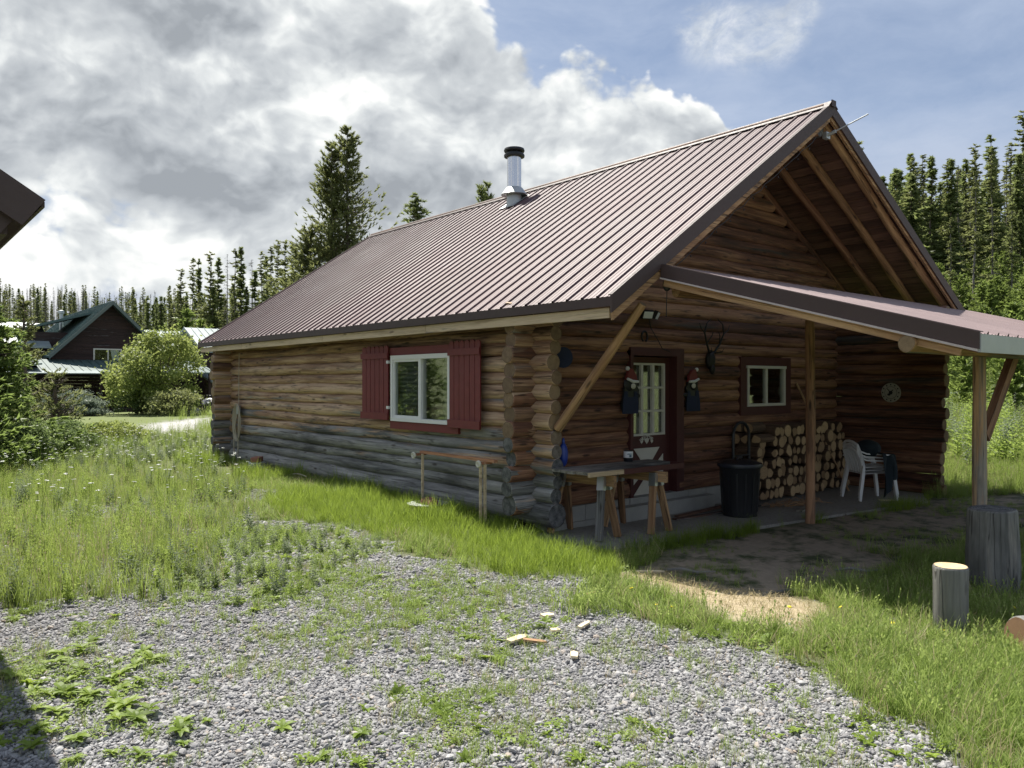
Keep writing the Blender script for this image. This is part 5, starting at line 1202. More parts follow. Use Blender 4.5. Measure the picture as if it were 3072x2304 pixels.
def tree_proto(kind, seed):
    """(crown mesh or None, trunk mesh, height)"""
    if kind == 'spruce':
        h = 18; V, TN = crown(seed, h, 0.10, lambda t: 1.35*(1-t)**0.8*(0.5+0.5*min(1, t*6))*(0.8+0.3*math.sin(t*23))+0.10, 250, 5, 0.66, 0.30, 0.12, 3, 0.38, 1.0)
        return quadmesh('crown', V, TN, M['needle']), trunkmesh(seed, h, 0.17, M['bark'], 10), h
    if kind == 'lodgepole':
        h = 19; V, TN = crown(seed, h, 0.36, lambda t: 1.35*math.sin(min(1, t*1.1+0.18)*PI*0.92)**0.7*(1-0.35*t)*0.78+0.12, 130, 5, 0.56, 0.12, 0.22, 3, 0.40, 1.0, ragged=0.5)
        return quadmesh('crown', V, TN, M['needle2']), trunkmesh(seed, h, 0.14, M['deadbark'], 46, 0.15, 1.3), h
    if kind == 'thin':
        h = 19; V, TN = crown(seed, h, 0.22, lambda t: 0.75*(1-t)**0.5+0.12, 105, 4, 0.5, 0.28, 0.15, 3, 0.40, 0.8, ragged=0.5)
        return quadmesh('crown', V, TN, M['needle2']), trunkmesh(seed, h, 0.12, M['deadbark'], 60, 0.08, 1.1), h
    if kind == 'snag':
        h = 18; V, TN = crown(seed, h, 0.2, lambda t: 0.7*(1-t)+0.15, 70, 3, 0.35, 0.2, 0.0, 2, 0.14, 1.0, ragged=0.6)
        return quadmesh('crown', V, TN, M['dead']), trunkmesh(seed, h, 0.13, M['deadbark'], 70, 0.12, 1.2), h
    if kind == 'sapling':
        h = 5; V, TN = crown(seed, h, 0.04, lambda t: 1.25*(1-t)**0.7+0.08, 170, 5, 0.40, -0.05, 0.35, 3, 0.36, 1.0, ragged=0.4)
        return quadmesh('crown', V, TN, M['young']), trunkmesh(seed, h, 0.06, M['bark'], 0), h
PR = {}
for k_, n_ in (('spruce', 4), ('lodgepole', 4), ('thin', 4), ('snag', 3), ('sapling', 4)): PR[k_] = [tree_proto(k_, 10+i*7+len(k_)) for i in range(n_)]
def plant(kind, p, h, label, cat='tree', group=None, name=None, wide=1.0):
    cm_, tm_, h0 = rs.choice(PR[kind]); s = h/h0
    t_ = thing(name or {'spruce':'spruce_tree','lodgepole':'pine_tree','thin':'pine_tree','snag':'dead_tree','sapling':'young_pine'}[kind], label, cat, p, rs.random()*6.28, group)
    sw = s*wide*rs.uniform(.9, 1.15); t_.scale = (sw, sw, s*0.965)
    for nm_, me_ in (('crown', cm_), ('trunk', tm_)):
        o = bpy.data.objects.new(nm_, me_); COL.objects.link(o); o.parent = t_
    return t_
def side_of(px): return 'near the gable' if px < 2720 else ('mid slope' if px < 2900 else ('at right' if px < 3072 else 'beyond the frame'))
def topz(px, py, Z, kind, label, cat='tree', group=None, wide=1.0):
    if 'hillside right' in label: label = label.replace(' on the hillside right of the cabin gable', f" in the {'skyline' if py < 540 else 'lower'} row on the right hillside, {side_of(px)}").replace('tall conifer', {'spruce': 'tall dense conifer', 'lodgepole': 'tall pine', 'thin': 'tall thin conifer'}.get(kind, 'tall conifer'))
    if 'sparse row' in label: label += ', '+('left' if px < 560 else ('middle' if px < 740 else 'right'))+' part of the row'
    p = P3(px, py, Z); g = float(gz(p[0], p[1])); return plant(kind, (p[0], p[1], g-0.1), p[2]-g+0.1, label, cat, group, wide=wide)
LT = 'tall conifer in the sparse row behind the cabin roof'
for x, y, k_ in ((443,877,'spruce'),(483,879,'spruce'),(508,846,'thin'),(544,795,'lodgepole'),(578,761,'thin'),(597,763,'spruce'),(631,742,'lodgepole'),(656,759,'spruce'),(682,748,'snag'),(707,730,'thin'),(724,727,'spruce'),(755,763,'snag'),(785,740,'thin'),(800,756,'spruce'),(814,725,'thin'),(834,705,'lodgepole'),(856,705,'lodgepole'),(878,718,'thin'),(893,733,'lodgepole'),(765,800,'spruce'),(640,850,'spruce'),(560,880,'spruce'),(700,840,'spruce'),(460,905,'spruce'),(740,850,'spruce'),(520,900,'lodgepole'),(600,870,'lodgepole'),(675,880,'lodgepole'),(850,820,'spruce'),(825,850,'spruce'),(775,860,'lodgepole'),(910,760,'thin'),(420,900,'lodgepole')):
    topz(x, y, rs.uniform(88, 112), k_, LT if k_ != 'snag' else 'bare dead conifer in the sparse row behind the cabin roof', 'tree', 'tall conifers behind the cabin' if k_ != 'snag' else 'dead conifers behind the cabin', wide=1.0)
for x, y in ((1321,643),(1353,633),(1368,640),(990,700),(1160,700)): topz(x, y, 95, 'spruce', 'far conifer tip just showing over the cabin ridge', 'tree', 'conifer tips over the ridge', wide=0.7)
# behind the lodge
for k in range(16): topz(rs.uniform(120, 620), rs.uniform(915, 985), rs.uniform(72, 88), rs.choice(['spruce', 'lodgepole', 'sapling']), 'conifer standing close behind the lodge roofs', 'tree', 'conifers close behind the lodge')
# right hillside: tall dark conifers
RT_ = 'tall conifer on the hillside right of the cabin gable'
for x, y, k_ in ((2569,405,'lodgepole'),(2610,500,'lodgepole'),(2647,517,'spruce'),(2687,494,'spruce'),(2700,500,'spruce'),(2731,448,'spruce'),(2740,460,'lodgepole'),(2769,450,'thin'),(2793,456,'spruce'),(2841,460,'thin'),(2854,464,'spruce'),(2896,464,'spruce'),(2923,420,'lodgepole'),(2970,388,'spruce'),(2978,430,'spruce'),(3031,414,'thin'),(3020,440,'snag'),(3067,318,'lodgepole'),(3055,450,'spruce'),(3090,420,'spruce'),(2875,480,'snag')):
    Z = rs.uniform(78, 96) if x > 2600 else 52
    topz(x, y, Z, k_, RT_ if k_ != 'snag' else 'bare dead conifer on the hillside right of the cabin', 'tree', 'tall conifers on the right hillside' if k_ != 'snag' else 'dead conifers on the right hillside', wide=1.25)
for k in range(150):
    x = rs.uniform(2560, 3350); y = rs.uniform(490, 740)+max(0, 2750-x)*0.25; kk = rs.choice(['spruce', 'spruce', 'lodgepole', 'thin', 'spruce', 'lodgepole']); Z = rs.uniform(80, 118)
    topz(x, y, Z, kk, RT_, 'tree', 'tall conifers on the right hillside', wide=1.25)
for x, y, Z in ((2923,440,68), (3035,560,66), (2850,640,66), (2975,420,70)):
    topz(x, y, Z, 'thin', 'slender pale-trunked pine standing in front of the hillside forest', 'tree', 'pale-trunked pines before the forest')
n_ = 0
while n_ < 150:
    Z = rs.uniform(40, 74); x = rs.uniform(2660, 3400); p = P3(x, 1100, Z); g = float(gz(p[0], p[1]))
    plant('sapling', (p[0], p[1], g-0.05), rs.uniform(2.2, 4.6)*(0.8 if Z < 48 else 1.1), f"{'small' if Z < 48 else ('mid-height' if Z < 60 else 'tall')} bright green young pine in the thicket below the hillside forest, {'left' if x < 2850 else ('right' if x < 3072 else 'far right')} part", 'young pine', 'young pines below the forest', wide=rs.uniform(.8, 1.15)); n_ += 1
for x, y, Z, h in ((2895,1075,30,3.3), (3045,1010,27,4.2), (3120,960,30,5.0)):
    p = P3(x, y, Z); plant('sapling', (p[0], p[1], float(gz(p[0], p[1]))), h, {2895:'dark young pine seen between the porch wall and the corner post', 3045:'dark young pine right of the corner post', 3120:'young pine at the far right edge of the meadow'}[x], 'young pine')
# big pine behind the cabin
def bigpine(p, h, label, stems, seed, mat, rads, nb, ncl, s, upc=0.45, droop=0.1, z0=0.08, width=0.22):
    t_ = thing('pine_tree', label, 'tree', p); V = []; TN = []; tb = MB()
    for i, (cx, cy, hh, rf) in enumerate(stems):
        a, c_ = crown(seed+i, hh, z0, rf, int(nb*hh/h), ncl, s, droop, upc, 6, width, 1.0, cx, cy, ragged=0.45); V.append(a); TN.append(c_)
        tb.tube([(cx*0.3, cy*0.3, -0.1), (cx*0.8, cy*0.8, hh*0.25), (cx, cy, hh*0.6), (cx, cy, hh*0.99)], [0.16, 0.13, 0.07, 0.012], n=9)
        r = random.Random(seed)
        for k in range(60):
            z = hh*r.uniform(z0, .95); az = r.random()*6.28; l = rf((z/hh-z0)/(1-z0))*0.8
            tb.tube([(cx, cy, z), (cx+math.cos(az)*l*0.5, cy+math.sin(az)*l*0.5, z-droop*l*0.4), (cx+math.cos(az)*l, cy+math.sin(az)*l, z+(upc-droop)*l*0.8)], [0.03, 0.02, 0.006], n=4, caps=False)
    o = bpy.data.objects.new('crown', quadmesh('crown', np.concatenate(V), np.concatenate(TN), mat)); COL.objects.link(o); o.parent = t_
    tb.build('trunk', M['bark'], t_); return t_
def gpx(px, py, Z): p = P3(px, py, Z); return (p[0], p[1], float(gz(p[0], p[1]))-0.05)
f1 = lambda t: 2.7*(1-t)**0.8*(1+0.15*math.sin(t*21))+0.10
bigpine(gpx(1035, 0, 30), 12.0, 'large twin-topped pine towering behind the cabin roof', [(0.10, 0, 11.5, f1), (-0.45, 0.2, 10.9, lambda t: 2.1*(1-t)**0.8+0.1), (-1.2, 0.5, 7.6, lambda t: 1.7*(1-t)**0.7+0.1), (1.3, 0.3, 7.2, lambda t: 1.6*(1-t)**0.7+0.1)], 5, M['needle2'], None, 430, 12, 0.27, upc=0.6)
bigpine(gpx(930, 0, 28), 4.6, 'bushy young pine at the foot of the large pine behind the roof', [(0, 0, 4.6, lambda t: 1.5*(1-t)**0.6+0.1), (1.2, 0.3, 4.2, lambda t: 1.3*(1-t)**0.6+0.1)], 55, M['needle2'], None, 220, 8, 0.28)
bigpine(gpx(1251, 0, 28), 8.5, 'dark round-topped spruce just left of the stove pipe and above the ridge', [(0, 0, 8.5, lambda t: 1.35*(1-t)**0.6+0.08)], 25, M['needle'], None, 260, 8, 0.28, upc=0.1, droop=0.2)
bigpine(gpx(1212, 0, 29), 6.6, 'small dark pine left of the round-topped spruce over the ridge', [(0, 0, 6.6, lambda t: 0.9*(1-t)**0.5+0.08)], 26, M['needle'], None, 160, 7, 0.26)
bigpine(gpx(1455, 0, 32), 9.9, 'dark narrow double-tipped tree beside the stove pipe', [(-0.2, 0, 9.7, lambda t: 0.42*(1-t)**0.35+0.05), (0.2, 0.05, 9.95, lambda t: 0.42*(1-t)**0.35+0.05)], 35, M['needle'], None, 330, 6, 0.24, upc=0.8, droop=0.0)
bigpine(gpx(1155, 0, 31), 7.6, 'pine just right of the large pine behind the roof', [(0, 0, 7.7, lambda t: 0.9*(1-t)**0.7+0.08)], 36, M['needle'], None, 220, 7, 0.26)
# left foreground and lodge garden
bigpine(gpx(-35, 0, 16.5), 3.6, 'dense green spruce at the left edge of the yard', [(0, 0, 3.5, lambda t: 1.35*(1-t)**0.75+0.06), (-1.2, 0.2, 3.3, lambda t: 1.4*(1-t)**0.7+0.06)], 45, M['spr'], None, 620, 9, 0.17, upc=0.15, droop=0.15, z0=0.02, width=0.3)
bigpine(gpx(-190, 0, 14.5), 3.4, 'second dense spruce just beyond the left edge of the yard', [(0, 0, 3.6, lambda t: 1.4*(1-t)**0.75+0.06)], 46, M['spr'], None, 380, 9, 0.17, upc=0.15, droop=0.15, z0=0.02, width=0.3)
bigpine(gpx(72, 0, 26), 4.6, 'sparse young pine with upturned branches in front of the lodge', [(0, 0, 4.6, lambda t: 1.05*(1-t)**0.55*(0.6+0.4*math.sin(t*26))+0.1)], 47, M['needle2'], None, 75, 8, 0.22, upc=0.5)
bigpine(gpx(165, 0, 28), 2.6, 'low spreading pine right of the sparse young pine', [(0, 0, 2.2, lambda t: 0.9*(1-t)**0.5+0.1)], 48, M['needle2'], None, 60, 7, 0.22, upc=0.5)
def bush(name, p, w_, h, label, mat, n, s, seed, cat='shrub', leafw=0.7, dome=0.6, stems=14, clumps=60, spread=0.17):
    """clumps of leaves hung on many stems"""
    r = np.random.default_rng(seed); t_ = thing(name, label, cat, p)
    a = r.random(clumps)*2*PI; q = np.sqrt(r.random(clumps)); z = r.random(clumps)
    prof = np.sqrt(np.clip(1-(z*2*0.5-0.38)**2/0.42, 0.05, 1)); C_ = np.stack([np.cos(a)*q*w_/2*prof, np.sin(a)*q*w_/2*prof*0.85, h*(0.10+0.86*z)], -1)
    C_[:, 0] += 0.07*w_*np.sin(z*5+seed)
    ci = r.integers(0, clumps, n); sig = np.array([w_*spread*0.5, w_*spread*0.5, h*spread*0.42])*(0.6+0.8*r.random(clumps))[ci][:, None]
    ctr = C_[ci]+r.normal(0, 1, (n, 3))*sig; ctr[:, 2] = np.maximum(ctr[:, 2], 0.02)
    tone = np.clip(0.5*(r.random(clumps)[ci])+0.5*r.random(n), 0, 1)
    d = r.normal(0, 1, (n, 3)); d /= np.linalg.norm(d, axis=1)[:, None]; e = np.cross(d, r.normal(0, 1, (n, 3))); e /= np.linalg.norm(e, axis=1)[:, None]
    sz = (s*(0.6+0.8*r.random(n)))[:, None]
    V = np.stack([ctr-d*sz*0.5, ctr+e*sz*leafw*0.4, ctr+d*sz*0.5, ctr-e*sz*leafw*0.4], 1).reshape(-1, 3)
    o = bpy.data.objects.new('foliage', quadmesh('foliage', V, np.repeat(tone, 4), mat)); COL.objects.link(o); o.parent = t_
    b = MB()
    for k in range(stems):
        c = C_[k % clumps]; b.tube([(0.05*math.cos(k), 0.05*math.sin(k), -0.05), c*np.array([0.4, 0.4, 0.5]), c], [0.02+0.006*w_, 0.012+0.004*w_, 0.004], n=5, caps=False)
    b.build('stem', M['bark'], t_); return t_
bush('deciduous_shrub', G(476, 1243), 4.8, 4.5, 'large rounded yellow-green shrub in front of the lodge', M['leafy'], 17000, 0.16, 3, clumps=120, spread=0.11, stems=40)
bush('garden_bush', G(430, 1243), 2.6, 1.5, 'mound of bright green foliage left of the shrub base', M['bushleaf'], 4000, 0.12, 4); bush('garden_bush', G(520, 1246), 2.4, 1.3, 'dark green low bush under the yellow-green shrub', M['needle2'], 4000, 0.12, 5)
bush('garden_bush', G(552, 1240), 1.2, 0.9, 'low green bush right of the shrub base beside the boulder', M['bushleaf'], 3000, 0.12, 6)
bush('silver_juniper', G(215, 1246), 2.8, 1.2, 'silvery blue-green spreading juniper left of the porch steps', M['silver'], 7000, 0.16, 7, leafw=0.4)
bush('silver_juniper', G(275, 1246), 1.6, 0.8, 'small silvery juniper at the right end of the larger one', M['silver'], 3500, 0.14, 8, leafw=0.4)
bush('willow_bush', G(150, 1372), 1.5, 0.85, 'leafy green bush with tiny pale leaves beside the left spruce', M['bushleaf'], 9000, 0.055, 9, stems=20)
bush('willow_bush', G(70, 1395), 1.3, 0.8, 'leafy green bush at the foot of the left spruce', M['bushleaf'], 8000, 0.055, 10); bush('willow_bush', G(225, 1350), 1.0, 0.5, 'low leafy bush at the right of the bush beside the spruce', M['bushleaf'], 5000, 0.055, 12)
bush('willow_bush', G(335, 1322), 1.8, 0.55, 'low mass of yellow-green leaves in the meadow near the drive', M['leafy'], 5000, 0.07, 13)

# ================================================================ scattering (grass, gravel, weeds)
def scatter(name, label, variants, P, ROT, S):
    c = bpy.data.collections.new(name+'_kinds')
    for i, me_ in enumerate(variants):
        c.objects.link(bpy.data.objects.new(f'{name}_kind', me_))
    me = bpy.data.meshes.new(name); me.vertices.add(len(P)); me.vertices.foreach_set('co', np.asarray(P, np.float32).ravel()); me.update()
    at = me.attributes.new('rot', 'FLOAT_VECTOR', 'POINT'); at.data.foreach_set('vector', np.asarray(ROT, np.float32).ravel())
    at = me.attributes.new('scl', 'FLOAT_VECTOR', 'POINT'); at.data.foreach_set('vector', np.asarray(S, np.float32).ravel())
    at = me.attributes.new('pick', 'INT', 'POINT'); at.data.foreach_set('value', rng.integers(0, len(variants), len(P)).astype(np.int32))
    o = bpy.data.objects.new(name, me); COL.objects.link(o); tag(o, label, None, None, 'stuff')
    g = bpy.data.node_groups.new(name, 'GeometryNodeTree'); g.interface.new_socket('Geometry', in_out='INPUT', socket_type='NodeSocketGeometry'); g.interface.new_socket('Geometry', in_out='OUTPUT', socket_type='NodeSocketGeometry')
    gi = g.nodes.new('NodeGroupInput'); go = g.nodes.new('NodeGroupOutput'); ip = g.nodes.new('GeometryNodeInstanceOnPoints'); ci = g.nodes.new('GeometryNodeCollectionInfo')
    ci.inputs['Collection'].default_value = c; ci.inputs['Separate Children'].default_value = True; ci.inputs['Reset Children'].default_value = True
    def na(nm_, ty):
        a = g.nodes.new('GeometryNodeInputNamedAttribute'); a.data_type = ty; a.inputs['Name'].default_value = nm_; return a.outputs['Attribute']
    e2r = g.nodes.new('FunctionNodeEulerToRotation'); g.links.new(na('rot', 'FLOAT_VECTOR'), e2r.inputs[0])
    m2p = g.nodes.new('GeometryNodeMeshToPoints'); g.links.new(gi.outputs[0], m2p.inputs['Mesh']); g.links.new(m2p.outputs[0], ip.inputs['Points'])
    g.links.new(ci.outputs[0], ip.inputs['Instance']); ip.inputs['Pick Instance'].default_value = True
    g.links.new(na('pick', 'INT'), ip.inputs['Instance Index']); g.links.new(e2r.outputs[0], ip.inputs['Rotation']); g.links.new(na('scl', 'FLOAT_VECTOR'), ip.inputs['Scale'])
    g.links.new(ip.outputs[0], go.inputs[0])
    md = o.modifiers.new('scatter', 'NODES'); md.node_group = g
    return o
def samp(dens, Z0, Z1, dz=0.5, marg=1.0, xr=(-0.76, 0.76)):
    """random ground points in a wedge in front of the camera, dens(Z) per square metre"""
    P = []
    Z = Z0
    while Z < Z1:
        zz = min(Z+dz, Z1); a, b_ = xr[0]*zz-marg, xr[1]*zz+marg; n = rng.poisson(dens(0.5*(Z+zz))*(zz-Z)*(b_-a))
        X = rng.uniform(a, b_, n); Y = rng.uniform(Z, zz, n)
        P.append(np.stack([CAM[0]+RT[0]*X+FW[0]*Y, CAM[1]+RT[1]*X+FW[1]*Y, Y], -1)); Z = zz; dz = max(dz, Z*0.05)
    return np.concatenate(P)
def offcabin(u, v, m_=0.0): return ~(((u > -0.14-m_) & (u < 7.7) & (v > -0.14-m_) & (v < 10.5)) | ((u > 7.3) & (u < 7.7) & (v > -2.0) & (v < 0.2)))
SLAB = [(-0.42,-1.28),(1.9,-1.54),(4.3,-1.84),(6.35,-2.14),(7.3,-1.7),(7.3,0),(-0.3,0)]
def onslab(u, v): return inpoly(u, v, SLAB)
LOX, LOY = LO
def offlodge(u, v): return ~((v > LOY-3.6) & (u > LOX-18) & (u < LOX+22) & (v < LOY+18))
def tuft(seed, n, h, spread, w0, lean=0.5, mat=None, seedhead=False, curl=0.5):
    r = random.Random(seed); V = []; Fs = []; TN = []; S = 3
    for k in range(n):
        a = r.random()*6.28; q = spread*math.sqrt(r.random()); x0, y0 = q*math.cos(a), q*math.sin(a); b_ = r.random()*6.28
        hh = h*r.uniform(.45, 1.05); ln = lean*r.uniform(.1, 1)*hh; tw = b_+PI/2+r.uniform(-.6,.6); wx, wy = math.cos(tw), math.sin(tw); ww = w0*r.uniform(.6, 1.2); tn = r.random()
        base = len(V)
        for i in range(S+1):
            t_ = i/S; o_ = ln*t_**2; z = hh*(t_-curl*0.35*t_**3*(ln/hh)); w_ = ww*(1-t_**1.6)*0.5+0.0003
            V.append((x0+math.cos(b_)*o_-wx*w_, y0+math.sin(b_)*o_-wy*w_, z)); V.append((x0+math.cos(b_)*o_+wx*w_, y0+math.sin(b_)*o_+wy*w_, z)); TN += [tn*0.7+0.3*t_]*2
        for i in range(S): Fs.append((base+2*i, base+2*i+1, base+2*i+3, base+2*i+2))
        if seedhead and k % 3 == 0:
            tx, ty, tz = x0+math.cos(b_)*ln, y0+math.sin(b_)*ln, hh*0.98
            for e in range(4):
                bb = len(V); zz = tz-e*0.022; dx = 0.006*math.cos(e*2.2); dy = 0.006*math.sin(e*2.2)
                V += [(tx-0.003, ty, zz), (tx+dx*1.5, ty+dy*1.5, zz+0.012), (tx+0.003, ty, zz+0.026), (tx-dx, ty-dy, zz+0.012)]; Fs.append((bb, bb+1, bb+2, bb+3)); TN += [1.0]*4
    me = bpy.data.meshes.new('tuft'); me.from_pydata(V, [], Fs); at = me.attributes.new('tone', 'FLOAT', 'POINT'); at.data.foreach_set('value', np.array(TN, np.float32)); me.materials.append(mat); me.update(); return me
M['lushg'] = leafmat('lush_grass', (0.065,0.115,0.012), (0.145,0.22,0.022), (0.28,0.36,0.06), 0.5)
M['tallg'] = leafmat('meadow_grass', (0.085,0.14,0.018), (0.165,0.245,0.038), (0.31,0.38,0.10), 0.5)
M['shortg'] = leafmat('yard_grass', (0.09,0.145,0.020), (0.165,0.25,0.042), (0.31,0.38,0.12), 0.5)
M['straw_b'] = leafmat('dry_blades', (0.20,0.17,0.09), (0.34,0.29,0.16), (0.48,0.42,0.26), 0.3)
M['weed'] = leafmat('broad_weed_leaves', (0.085,0.135,0.015), (0.16,0.235,0.030), (0.27,0.35,0.06), 0.4)
M['sage'] = leafmat('grey_green_weed', (0.09,0.12,0.07), (0.15,0.19,0.11), (0.24,0.28,0.17), 0.35)
tl = [tuft(i, 16, 0.34, 0.07, 0.0048, 0.7, M['lushg']) for i in range(5)]
tt = [tuft(20+i, 13, 0.58, 0.09, 0.0055, 0.35, M['tallg'], True) for i in range(3)]+[tuft(30+i, 15, 0.40, 0.10, 0.006, 0.6, M['tallg']) for i in range(2)]+[tuft(35, 7, 0.6, 0.06, 0.004, 0.3, M['straw_b'], True)]
ts_ = [tuft(40+i, 15, 0.17, 0.06, 0.0048, 0.8, M['shortg']) for i in range(4)]+[tuft(47, 9, 0.20, 0.06, 0.004, 0.7, M['straw_b'])]
def rots(n, tilt=0.12): return np.stack([rng.normal(0, tilt, n), rng.normal(0, tilt, n), rng.random(n)*2*PI], -1)
def place(P, mask): P = P[mask]; return P, np.stack([P[:, 0], P[:, 1], gz(P[:, 0], P[:, 1])], -1)
def sc3(n, lo, hi, extra=1.0):
    s = rng.uniform(lo, hi, n)*extra; return np.stack([s, s, s], -1)
# lush strip in front of the log wall
P = samp(lambda Z: 330, 6.5, 15); m_ = region('lush', P[:, 0], P[:, 1], 0.25) & offcabin(P[:, 0], P[:, 1]) & ~onslab(P[:, 0], P[:, 1])
P, Q = place(P, m_ & (rng.random(len(P)) < np.clip(1.3-1.2*np.abs(fbm(P[:, 0], P[:, 1], 2.2, 61)-0.5)*2, 0.3, 1)) & ~((P[:, 0] > -1.3) & (P[:, 1] > 6.8) & (rng.random(len(P)) < 0.85))); scatter('lush_grass', 'bright lush grass along the yard in front of the log wall', tl, Q, rots(len(Q), 0.2), sc3(len(Q), 0.35, 0.75)*(0.6+0.9*fbm(P[:, 0], P[:, 1], 1.6, 62))[:, None])
# grass at the wall foot, in the shade
P = samp(lambda Z: 170, 7, 19); u, v = P[:, 0], P[:, 1]; m_ = (u > -1.2) & (u < -0.12) & (v > -0.6) & (v < 10.5) & (fbm(u, v, 1.1, 3) > 0.50) & ~((v > 7.0) & (v < 9.0))
P, Q = place(P, m_); scatter('wall_grass', 'dark grass tufts growing at the foot of the log wall', tl, Q, rots(len(Q)), sc3(len(Q), 0.5, 1.1))
# tall meadow on the left
P = samp(lambda Z: 150 if Z < 12 else 150*(12/Z)**1.3, 3.5, 26); u, v = P[:, 0], P[:, 1]; nn = fbm(u, v, 0.75, 6)
m_ = region('tall', u, v, 0.45) & offcabin(u, v, 0.3) & ~((u > -1.25) & (v > 0.5) & (v < 10.3)) & (rng.random(len(u)) < np.clip((nn-0.50+0.20*sstep(P[:, 2], 8.5, 12))*5, 0.05, 1)) & ~region('nearstones', u, v, 0.2)
P, Q = place(P, m_); scatter('meadow_grass', 'tall seeding meadow grass left of the cabin', tt, Q, rots(len(Q), 0.1), sc3(len(Q), 0.30, 0.85)*np.clip(0.95-0.05*(P[:, 2]-7), 0.42, 0.95)[:, None])
# open meadow further off and right of the cabin
P = samp(lambda Z: 60 if Z < 16 else 60*(16/Z)**1.5, 3, 75, xr=(-0.80, 1.05)); u, v = P[:, 0], P[:, 1]
keep = ~((u > -1.2) & (u < 0) & (v > 6.9) & (v < 9.4)) & offcabin(u, v, 0.25) & ~((u > -1.2) & (u < 0.1) & (v > 0.5) & (v < 10.6)) & ~onslab(u, v) & offlodge(u, v)
for rn in ('gravel', 'dirt', 'lush', 'tall', 'right', 'drive', 'lawn', 'straw'): keep &= ~region(rn, u, v, 0.3)
keep &= ~((u < -4.5) & (v > -2.2) & (v < 4.5) & (u > -15))
P, Q = place(P, keep); scatter('open_meadow', 'long meadow grass stretching behind and beside the cabin', tt, Q, rots(len(Q), 0.1), sc3(len(Q), 0.4, 0.8)*np.clip(P[:, 2]/16, 1, 2.0)[:, None]*np.where(P[:, 0] < 3, 0.6, 1)[:, None])
# yard grass on the right
P = samp(lambda Z: 520 if Z < 7 else 330, 2.2, 14); u, v = P[:, 0], P[:, 1]; m_ = ~(region('straw', u, v, 0.1)) & (region('right', u, v, 0.75) | (region('right', u, v, 1.4) & (rng.random(len(u)) < 0.35))) & ~(region('straw', u, v, 0.2) & (rng.random(len(u)) < 0.85)) & ~(region('dirt', u, v, 0.1) & (rng.random(len(u)) < 0.6)) & (rng.random(len(u)) < np.clip((fbm(u, v, 1.6, 8)-0.22)*4, 0.2, 1))
P, Q = place(P, m_); scatter('yard_grass', 'rough yard grass around the stumps on the right', ts_+[tuft(50, 8, 0.26, 0.07, 0.0045, 0.6, M['shortg'], True)], Q, rots(len(Q), 0.3), sc3(len(Q), 0.45, 1.15))
# thin growth through the gravel and on the dirt
P = samp(lambda Z: 330, 2.4, 14); u, v = P[:, 0], P[:, 1]; nn = fbm(u, v, 1.25, 31)
m_ = region('gravel', u, v, 0.1) & (rng.random(len(u)) < np.clip((nn+0.07*sstep(P[:, 2], 4.2, 6.5)-0.46)*5.0, 0.20, 0.92)) & (u > -40)
P, Q = place(P, m_); scatter('gravel_grass', 'thin tufts of grass growing up through the gravel', ts_, Q, rots(len(Q), 0.25), sc3(len(Q), 0.16, 0.62))
P = samp(lambda Z: 160, 5, 18); u, v = P[:, 0], P[:, 1]; m_ = region('dirt', u, v, 0.2) & ~region('straw', u, v) & offcabin(u, v) & ~onslab(u, v) & (rng.random(len(u)) < np.clip((fbm(u, v, 1.1, 14)-0.50)*5, 0.02, 0.9))
P, Q = place(P, m_); scatter('dirt_grass', 'short thin grass on the trodden dirt under the porch edge', ts_[:4], Q, rots(len(Q), 0.3), sc3(len(Q), 0.25, 0.6))
P = samp(lambda Z: 260, 5, 12); u, v = P[:, 0], P[:, 1]; e_ = (np.abs(v-(-1.42-0.11*u)) < 0.14) & (u > -0.6) & (u < 6.3) & (fbm(u, v, 1.5, 4) > 0.42+0.04*u)
P, Q = place(P, e_); scatter('slab_grass', 'grass fringe growing along the edge of the porch slab', tl, Q, rots(len(Q)), sc3(len(Q), 0.45, 0.8))
# gravel stones
def stone(seed):
    r = random.Random(seed); b = MB(); b.ball((0, 0, 0), (1, 0.72, 0.5), n=7, m=5); V = b.v[0]
    for i in range(len(V)): V[i] *= 1+0.38*mnoise.noise(Vector(V[i])*1.3+Vector((seed*5.1, 0, 0)))+r.uniform(-.07,.07)
    return b.mesh('stone', M['stone'], sharp=None)
m, t, out = newmat('gravel_stone'); oi = t.n.new('ShaderNodeObjectInfo').outputs['Random']; ge = t.n.new('ShaderNodeTexCoord').outputs['Object']
c = t.ramp(oi, (0.0, (0.16,0.157,0.16)), (0.35, (0.25,0.246,0.25)), (0.7, (0.345,0.34,0.34)), (0.92, (0.46,0.455,0.45)), (1.0, (0.36,0.29,0.23)))
c = t.mix(t.math('MULTIPLY', t.noise(ge, 2.0, 4, 0.6), 0.5), c, (0.12,0.12,0.125)); princ(t, out, Base__Color=c, Roughness=0.85); M['stone'] = m
st = [stone(i) for i in range(6)]
P = samp(lambda Z: 3800 if Z < 5 else (2700 if Z < 7.5 else (1300 if Z < 10 else 500)), 2.3, 14.5, dz=0.4, marg=0.4, xr=(-0.72, 0.72)); u, v = P[:, 0], P[:, 1]
m_ = (region('gravel', u, v, 0.25) & (rng.random(len(u)) < np.clip(1.15-0.8*np.clip((fbm(u, v, 1.25, 31)-0.52)*4, 0, 1), 0.2, 1))) | region('nearstones', u, v, 0.2) | ((u > -1.5) & (u < -0.5) & (v > 1) & (v < 6) & (fbm(u, v, 1.2, 48) > 0.5)) | (region('right', u, v, 0.5) & (rng.random(len(u)) < 0.02))
P, Q = place(P, m_); n = len(Q); s = (0.0065+0.0095*rng.random(n)**1.6)*np.where(P[:, 2] > 7.5, 1.35, 1.0)*np.where(rng.random(n) < 0.05, 1.9, 1)
Q[:, 2] += s*0.25
